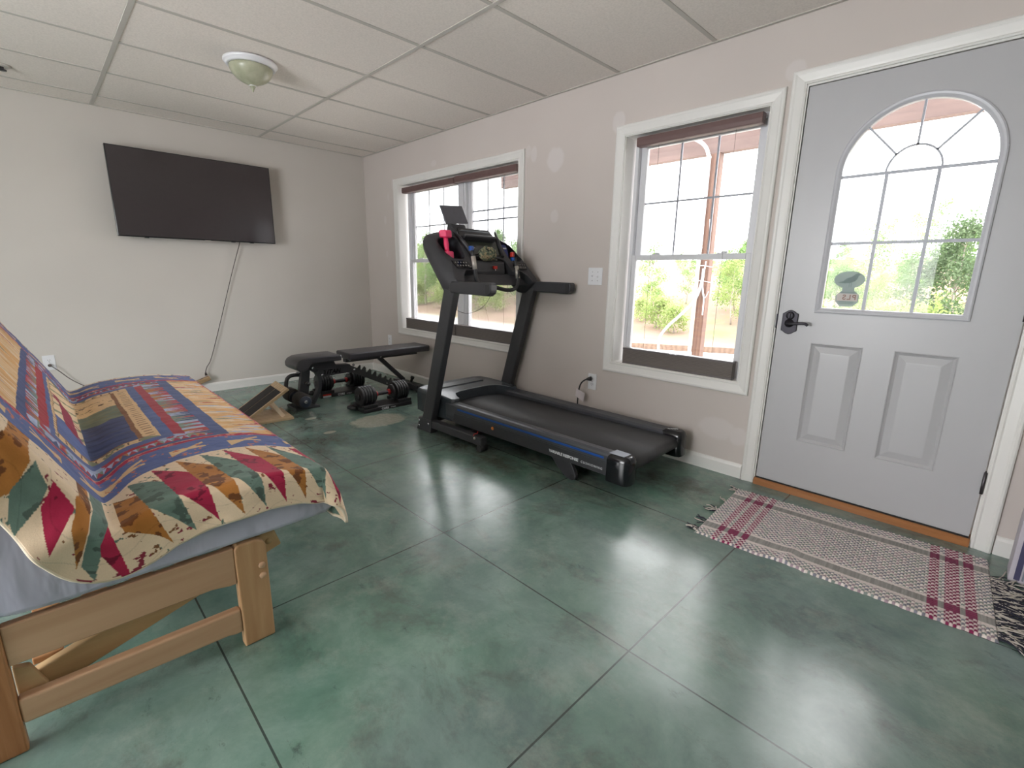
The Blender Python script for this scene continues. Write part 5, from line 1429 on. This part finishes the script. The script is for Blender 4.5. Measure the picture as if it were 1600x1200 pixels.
# 7 wide tan field with long coloured strokes across it
base7 = np.where((fbm(AA * 30, BB * 11, 71, 3) > 0.52)[..., None], tone(TAN * 1.05, n1, 0.9, 1.15), tone(OCH * 1.15, n1, 0.9, 1.15))
base7 = np.where((fbm(AA * 38, BB * 9, 72, 3) > 0.67)[..., None], tone(CRM, n1, 0.9, 1.08), base7)
for lay, (cw, keep, pal7) in enumerate(((0.038, 0.52, (RED_, SAGE, RED_, LBL)), (0.047, 0.55, (LBL, LBL, SAGE, CRI)))):
    ci = np.floor((AA + 0.013 * lay) / cw); ct = (AA + 0.013 * lay) / cw - ci - 0.5
    hb = _hash(ci, ci * 0 + 7, 73 + lay); b0 = 0.39 + 0.14 * hb; hl = 0.035 + 0.05 * _hash(ci, ci * 0 + 8, 75 + lay)
    hit = (np.abs(ct + 0.3 * wob) < 0.20 * (1 - np.abs(ab - b0) / hl)) & (_hash(ci, ci * 0 + 9, 77 + lay) < keep)
    ch = (_hash(ci, ci * 0 + 5, 79 + lay) * 3.99).astype(int)
    base7 = np.where(hit[..., None], np.stack(pal7)[ch] * (0.85 + 0.3 * n1)[..., None], base7)
put(lv == 7, base7)
put(lv == 8, np.where((n2 > 0.66)[..., None], tone(lin(206, 120, 110), n1), tone(CRI, n1, 0.85, 1.2)))
# 9 blue border with tan fishtails
f9 = tone(BLU, n1, 0.82, 1.2)
pr = np.where(side_, ab, AA); mid = np.where(side_, xr - 0.715, ab - 0.580)
ti = np.floor(pr / 0.175 + 0.2); tt = (pr / 0.175 + 0.2 - ti)
wid = np.where(side_, 0.030, 0.018)
tail = (tt > 0.12) & (tt < 0.72) & (np.abs(mid + (tt - 0.4) * 0.055 * np.where(side_, 1, 0.3)) < wid * (0.35 + 0.65 * np.abs(tt - 0.42) / 0.3 + 0.3 * wob))
notch = (tt > 0.56) & (np.abs(mid + (tt - 0.4) * 0.055 * np.where(side_, 1, 0.3)) < (tt - 0.56) * 0.10)
f9 = np.where((tail & ~notch)[..., None], tone(TAN, n1, 0.92, 1.1), f9)
f9 = np.where(((n2 > 0.70) & (n1 > 0.5))[..., None], tone(lin(190, 110, 80), n1), f9)
put(lv == 9, f9)
# 10 border of leaning diamonds on cream
endb = (xrw >= 0.800)
pr = np.where(endb, np.abs(BB), np.abs(AA - 1.0)); be = np.where(endb, np.where(AA > xc, (S_ - 3.505 - sh_) / (hem_end - 0.010 - 3.505 - sh_), (1.895 - AA) / 0.385), (ab - 0.630) / 0.12)
pitch = np.where(endb, 0.0672, 0.0672)
al = pr / pitch
cream_ = tone(CRM, n1, 0.93, 1.05)
speck = (n2 > 0.69) & (n1 > 0.42)
sp_h = fbm(AA * 12, BB * 12, 91, 1)
cream_ = np.where(speck[..., None], np.where((sp_h > 0.55)[..., None], lin(134, 44, 62), np.where((sp_h > 0.4)[..., None], lin(126, 84, 54), lin(96, 116, 104))), cream_)
res = cream_.copy()
lf_n = fbm(AA * 34, BB * 34, 92, 3)
fab = [np.where((lf_n > 0.62)[..., None], tone(lin(116, 70, 38), n1), tone(BRN, fbm(AA * 10, BB * 10, 93, 2), 0.85, 1.2)),
       np.where((lf_n < 0.36)[..., None], tone(lin(80, 96, 88), n1), tone(DGR, fbm(AA * 26, BB * 26, 94), 0.75, 1.35)),
       np.where((lf_n > 0.66)[..., None], tone(lin(120, 24, 52), n1), tone(CRI, fbm(AA * 18, BB * 18, 95), 0.85, 1.2))]
k0 = np.floor(al)
for dk in (-1, 0, 1):
    kk = k0 + dk; a_ = al - kk
    # a = 1.17 s + 0.354 t ; be = 0.325 s + 0.675 t
    det = 1.17 * 0.675 - 0.354 * 0.325
    s = (a_ * 0.675 - 0.354 * be) / det; t = (1.17 * be - 0.325 * a_) / det
    ins_ = (s > 0.0) & (s < 1) & (t > 0) & (t < 1) & (kk >= 0)
    for m in range(3):
        mm = ins_ & ((kk % 3) == m)
        res[mm] = fab[m][mm]
# the patches that hang beside the sofa back, outlined in the plane of that side (y, z)
def inside(poly):
    m = np.zeros(AA.shape, bool); n = len(poly)
    for i in range(n):
        (y0, z0), (y1, z1) = poly[i], poly[(i + 1) % n]
        c = ((z0 > Zw) != (z1 > Zw)) & (Yw < (y1 - y0) * (Zw - z0) / (z1 - z0 + 1e-12) + y0)
        m ^= c
    return m
Yw, Zw = Y, Z
reg = (BB < 0.022) & (BB > -0.40) & (AA > 3.5)
res[reg] = cream_[reg]
for poly, f_ in ((((-2.992, 0.80), (-2.950, 0.812), (-2.918, 0.798), (-2.913, 0.733), (-2.947, 0.677), (-2.966, 0.670), (-2.992, 0.663)), 0),
                 (((-2.952, 0.679), (-2.906, 0.731), (-2.892, 0.666), (-2.913, 0.627), (-2.960, 0.575), (-2.964, 0.614)), 1),
                 (((-2.883, 0.677), (-2.872, 0.648), (-2.856, 0.600), (-2.913, 0.517), (-2.911, 0.623), (-2.890, 0.659)), 2),
                 (((-2.853, 0.624), (-2.824, 0.611), (-2.859, 0.490), (-2.875, 0.456), (-2.868, 0.558), (-2.855, 0.598)), 0),
                 (((-2.819, 0.600), (-2.804, 0.535), (-2.846, 0.409), (-2.865, 0.456), (-2.837, 0.559)), 1),
                 (((-2.807, 0.528), (-2.790, 0.461), (-2.776, 0.390), (-2.794, 0.392), (-2.826, 0.464), (-2.825, 0.494)), 2)):
    mm = inside(poly) & (lv == 10) & (BB < 0.10) & (AA > 3.5)
    res[mm] = fab[f_][mm]
res[(be > 1.06) & endb] = lin(222, 204, 178)
put(lv == 10, res)
# stitch lines of the quilting
col *= (1 - 0.18 * (np.abs(np.sin(AA * 46 + 2.2 * np.sin(BB * 18))) < 0.06))[..., None]
quilt = thing('patchwork_quilt', 'patchwork quilt with leaf-print diamond border draped over the futon', 'quilt', (fx, fy, 0.0))
qs = grid_mesh('quilt_cloth', P_, np.clip(col, 0, 1), dyed('quilt_cotton', bump=0.35, bscale=300), quilt)
sm = qs.modifiers.new('thickness', 'SOLIDIFY'); sm.thickness = 0.006; sm.offset = -1
# pale binding round the hem
BIND = plain('quilt_binding_cream', (222, 206, 184), 0.85, vary=0.05, bump=0.2, bscale=500)
ring_pts = [P_[-1, j] for j in range(0, nb, 6)] + [P_[i, -1] for i in range(na - 2, 0, -8)]
b = MB(); b.tube([Vector(p) for p in ring_pts], 0.0055, 8); obj('hem_binding', b, BIND, quilt, label='cream hem binding')
# ---------------------------------------------------------------- outside the windows
def terrain_z(x, y):
    s = min(1.0, max(0.0, (y - 5.5) / 4.0))
    rise = 3.0 * (1 - math.exp(-max(0.0, y - 8.0) / 13.0))
    return -0.12 - 0.10 * s + rise + 0.25 * s * mnoise.noise(Vector((x * 0.12, y * 0.12, 0)))
def ground_mat():
    t = NT('dry_grass_and_gravel')
    sep = t.n('SeparateXYZ'); t.link(t.coord(), sep.inputs[0])
    far = t.n('MapRange'); far.inputs['From Min'].default_value = 5.0; far.inputs['From Max'].default_value = 6.5
    t.link(sep.outputs['Y'], far.inputs['Value'])
    grass = t.ramp(t.noise(0.35, 5, 0.65), [(0.35, srgb(122, 102, 92)), (0.52, srgb(116, 102, 86)), (0.68, srgb(92, 108, 66))])
    grav = t.ramp(t.noise(30, 5, 0.7), [(0.3, srgb(176, 172, 166)), (0.7, srgb(204, 198, 190))])
    t.set(color=t.mix(far.outputs[0], grav, grass), rough=0.95, spec=0.1)
    return t.m
xs_g = [-80 + 2.5 * k for k in range(49)]; ys_g = [0.17, 1.5, 3, 4.5, 5.5, 6.5, 7.5, 8.5, 10, 12, 14, 17, 20, 24, 28, 33, 38, 45, 55, 70]
b = MB(); b.grid([[(x, y, terrain_z(x, y)) for x in xs_g] for y in ys_g])
struct(obj('ground', b, ground_mat()), 'gravel and dry grass hillside outside the windows')

REDWOOD = wood('red_stained_porch_wood', (118, 98, 92), (96, 80, 76), axis='x', rough=0.7, coat=0)
REDWOOD_Z = wood('red_stained_post_wood', (120, 92, 78), (90, 66, 56), axis='z', rough=0.7, coat=0)
b = MB(); b.box(0.12, 9.0, 2.0, 2.09, 2.325, 2.58); bm_ = obj('porch_beam', b, REDWOOD); tag(bm_, 'red stained timber porch beam across the tops of the windows', 'beam')
def post(x, label):
    t = thing('porch_post', label, 'post', (x, 2.045, -0.12), 0, 'porch posts')
    b = MB(); b.box(-0.045, 0.045, -0.045, 0.045, 0.0, 2.445); obj('post_timber', b, REDWOOD_Z, t, 0.004)
    b = MB(); b.box(-0.055, 0.055, -0.055, 0.055, 0.0, 0.10); obj('post_base', b, CHROME, t)
    return t
post(3.122, 'timber porch post carrying conduit outside the second window')
for k in range(14):
    x = 0.20 + 0.61 * k
    b = MB(); b.box(x - 0.019, x + 0.019, 0.17, 2.40, 2.582, 2.76)
    tag(obj('porch_joist', b, REDWOOD if k else REDWOOD), 'timber joist laid from the house wall onto the porch beam', 'joist', 'porch joists')
PVC = plain('white_pvc_conduit', (216, 216, 222), 0.4); FLEX = plain('grey_flexible_conduit', (150, 154, 156), 0.5)
t = thing('electrical_conduit', 'white and grey electrical conduit tied to the porch post', 'conduit', (3.062, 1.975, 0.0))
Eb = lambda b: shift(b, t)
b = MB(); b.tube(smooth_path([(3.062, 1.975, -0.12), (3.066, 1.975, 0.6), (3.07, 1.975, 1.4), (3.074, 1.972, 2.20), (3.072, 1.95, 2.31), (3.05, 1.90, 2.385), (3.00, 1.80, 2.43), (2.93, 1.60, 2.45)], 6), 0.017, 12); obj('rigid_conduit', Eb(b), PVC, t)
b = MB(); b.tube(smooth_path([(3.135, 1.965, 1.25), (3.134, 1.955, 1.132), (3.112, 1.94, 1.002), (3.061, 1.93, 0.898), (2.943, 1.92, 0.766), (2.839, 1.92, 0.662), (2.754, 1.93, 0.556), (2.727, 1.94, 0.464), (2.735, 1.94, 0.30), (2.74, 1.94, -0.10)], 6), 0.0145, 10); obj('flexible_conduit', Eb(b), FLEX, t)
b = MB(); b.tube(smooth_path([(3.145, 1.975, 1.32), (3.138, 1.965, 1.132), (3.155, 1.955, 1.023), (3.172, 1.95, 0.964), (3.174, 1.955, 0.792)], 6), 0.0065, 8); obj('white_cable', Eb(b), PVC, t)
b = MB(); b.tube(smooth_path([(3.13, 1.965, 1.07), (3.16, 1.955, 0.98), (3.185, 1.945, 0.965), (3.217, 1.94, 1.026)], 6), 0.005, 8); obj('cable_end', Eb(b), FLEX, t)
b = MB(); b.tube(smooth_path([(3.15, 1.975, 1.36), (3.165, 1.97, 1.5), (3.15, 1.97, 1.62), (3.14, 1.975, 1.72)], 6), 0.004, 8); obj('white_cable', Eb(b), PVC, t)
for z in (1.276, 1.128):
    b = MB(); y0 = 1.952
    b.tube([(3.04, y0, z), (3.13, y0 - 0.005, z + 0.004), (3.23, y0, z - 0.012)], 0.003, 6); obj('zip_tie', Eb(b), PVC, t)

# landscape timber at the gravel edge
dirv = Vector((math.cos(math.radians(28.6)), math.sin(math.radians(28.6)), 0))
b = MB(); p0 = Vector((1.6, 5.40, -0.09)); b.bar(p0 - dirv * 4.5, p0 + dirv * 4.5, 0.12, 0.14)
tag(obj('landscape_timber', b, wood('weathered_timber', (122, 102, 88), (98, 80, 68), axis='x', rough=0.9, coat=0)), 'weathered landscape timber along the gravel edge outside', 'timber')

def leaf_mat(name, a, c):
    t = NT(name)
    col_ = t.ramp(t.noise(1.6, 3), [(0.3, srgb(*a)), (0.7, srgb(*c))])
    tr = t.n('BsdfTranslucent'); mx = t.n('MixShader'); mx.inputs[0].default_value = 0.5
    t.set(color=col_, rough=0.7, spec=0.2); t.link(col_, tr.inputs['Color'])
    t.link(t.b.outputs[0], mx.inputs[1]); t.link(tr.outputs[0], mx.inputs[2])
    t.link(mx.outputs[0], t.t.nodes['Material Output'].inputs['Surface'])
    return t.m
LEAF_A = leaf_mat('spring_leaf_green', (98, 128, 72), (126, 150, 96))
LEAF_B = leaf_mat('yellow_green_leaf', (124, 142, 80), (150, 162, 108))
LEAF_C = leaf_mat('grey_green_needle', (84, 102, 74), (106, 122, 92))
BARK = plain('pale_birch_bark', (150, 140, 130), 0.9, vary=0.25, scale=12)
def tree(name, h, cr, nleaf, size, leaf, seed, base_frac=0.2, stems=1, tall=1.0):
    rr = random.Random(seed)
    t = thing(name, 'x', 'tree')
    bt, bl = MB(), MB()
    tips = []
    for s in range(stems):
        lean = Vector((rr.uniform(-0.1, 0.1), rr.uniform(-0.1, 0.1), 0)) * (h * (0.5 if stems == 1 else 1.6))
        pts = [Vector((0, 0, -0.1)) + lean * (k / 5) ** 1.3 + Vector((rr.uniform(-.02, .02) * h, rr.uniform(-.02, .02) * h, h * (0.97 if stems == 1 else rr.uniform(.7, 1)) * k / 5)) for k in range(6)]
        r0 = 0.014 * h if stems == 1 else 0.007 * h
        bt.tube(pts, [r0 * (1 - 0.16 * k) for k in range(6)], 6)
        nb_ = 13 if stems == 1 else 6
        for k in range(nb_):
            f_ = base_frac + (1 - base_frac) * (k + rr.random()) / nb_
            q = f_ * 5; i = min(4, int(q)); p = pts[i].lerp(pts[i + 1], q - i)
            a = rr.uniform(0, 2 * PI); L_ = cr * (1.05 - 0.75 * f_ * tall) * rr.uniform(0.6, 1.1)
            e = p + Vector((math.cos(a) * L_, math.sin(a) * L_, L_ * rr.uniform(0.25, 0.8)))
            m_ = p.lerp(e, 0.5) + Vector((0, 0, 0.06 * L_))
            bt.tube([p, m_, e], [r0 * 0.35, r0 * 0.25, r0 * 0.1], 5)
            tips += [m_, e, e, p.lerp(e, 0.75), m_.lerp(e, 0.5)]
        tips.append(pts[-1])
    for k in range(nleaf):
        c = rr.choice(tips) + Vector((rr.gauss(0, 1), rr.gauss(0, 1), rr.gauss(0, 0.8))) * cr * 0.17
        u = Vector((rr.gauss(0, 1), rr.gauss(0, 1), rr.gauss(0, 1))).normalized()
        v = u.cross(Vector((rr.gauss(0, 1), rr.gauss(0, 1), rr.gauss(0, 1)))).normalized()
        s_ = size * rr.uniform(0.6, 1.3)
        bl.add([c - u * s_, c + v * s_ * 0.5, c + u * s_, c - v * s_ * 0.5], [(0, 1, 2, 3)])
    obj('trunk', bt, BARK, t); obj('foliage', bl, leaf, t)
    return t
protos = {
    'sapling': tree('slender_birch', 4.0, 1.0, 1500, 0.055, LEAF_A, 11, 0.15),
    'birch': tree('slender_birch', 4.0, 1.5, 3400, 0.06, LEAF_B, 12, 0.1),
    'leafy': tree('leafy_maple', 4.0, 1.7, 5200, 0.075, LEAF_A, 13, 0.08),
    'spruce': tree('grey_green_spruce', 4.0, 1.5, 6000, 0.06, LEAF_C, 14, 0.05, 1, 1.15),
    'shrub': tree('leafy_shrub', 1.4, 0.7, 1600, 0.05, LEAF_B, 15, 0.1, 6),
}
LAB = {'sapling': 'sparse slender birch sapling on the hillside outside', 'birch': 'yellow-green young birch tree outside the windows',
       'leafy': 'dense leafy green maple tree outside the windows', 'spruce': 'grey-green spruce tree at the right of the door window', 'shrub': 'low yellow-green leafy shrub on the hillside outside'}
used_p = set()
def plant(kind, x, y, h, rz):
    base = 1.4 if kind == 'shrub' else 4.0
    o = protos[kind] if kind not in used_p else dup(protos[kind])
    used_p.add(kind)
    z0 = terrain_z(x, y); h = max(0.7, h - z0 - 0.2)
    o.location = (x, y, z0); o.rotation_euler = (0, 0, rz); s = h / base; o.scale = (s, s, s)
    o['label'] = LAB[kind]; o['category'] = 'shrub' if kind == 'shrub' else 'tree'; o['group'] = {'sapling': 'birch saplings on the hillside', 'birch': 'young birches outside', 'leafy': 'maples outside', 'spruce': 'spruces outside', 'shrub': 'shrubs on the hillside'}[kind]
PL = [('leafy', 0.35, 10.2, 2.1), ('birch', 0.75, 9.0, 1.8), ('leafy', 1.3, 11.5, 2.0), ('birch', -8.3, 9.4, 2.2), ('leafy', -7.3, 10.2, 2.4), ('birch', -6.3, 9.6, 2.0), ('leafy', -8.8, 11.2, 2.6), ('leafy', -10.0, 11.5, 2.6), ('shrub', -8.0, 8.4, 1.2), ('shrub', -6.8, 8.3, 1.1), ('leafy', -12.2, 11.2, 2.4), ('leafy', 3.7, 11.6, 2.0), ('leafy', 2.7, 9.6, 1.7), ('birch', 3.5, 8.9, 1.5), ('shrub', 3.4, 7.9, 0.8), ('shrub', 2.4, 7.7, 0.8), ('shrub', -0.75, 8.2, 1.0), ('shrub', -0.1, 7.9, 0.8), ('leafy', -4.6, 19.5, 2.9), ('birch', -3.6, 17.5, 2.6),
      ('sapling', -1.75, 9.6, 2.3), ('sapling', -1.15, 10.6, 2.0), ('shrub', -1.55, 8.8, 0.75), ('sapling', -3.0, 14.0, 2.4), ('birch', -6.2, 20.0, 2.1), ('shrub', -2.2, 10.5, 0.9),
      ('birch', -12.9, 9.6, 2.6), ('leafy', -14.2, 10.6, 2.5), ('sapling', -12.2, 9.2, 3.1), ('leafy', -10.9, 9.6, 2.7), ('birch', -9.9, 9.5, 2.9), ('birch', -9.0, 9.8, 2.6), ('leafy', -16.4, 11.5, 2.8), ('sapling', -11.4, 8.6, 2.4), ('shrub', -11.8, 8.3, 1.2), ('shrub', -9.6, 8.2, 1.2), ('shrub', -13.2, 8.7, 1.1), ('leafy', -20.5, 17.0, 3.2), ('birch', -24.0, 19.0, 3.0),
      ('birch', 3.0, 10.5, 2.2), ('sapling', 3.25, 9.4, 2.5), ('leafy', 4.6, 10.2, 2.3), ('spruce', 4.65, 9.0, 2.45), ('shrub', 3.9, 8.4, 1.0), ('shrub', 3.2, 8.0, 0.9), ('birch', 2.55, 11.5, 1.9), ('shrub', 2.6, 8.6, 1.0), ('leafy', 1.2, 17.0, 2.6), ('birch', 2.6, 21.0, 3.9), ('sapling', 3.75, 15.0, 3.5), ('shrub', 4.4, 7.8, 1.1), ('leafy', -30.0, 30.0, 5.5), ('leafy', -9.0, 36.0, 4.2), ('birch', 0.0, 34.0, 5.0), ('leafy', 6.2, 13.0, 3.4), ('birch', 7.0, 10.0, 3.2)]
for i, (k, x, y, h) in enumerate(PL): plant(k, x, y, h, i * 1.7)
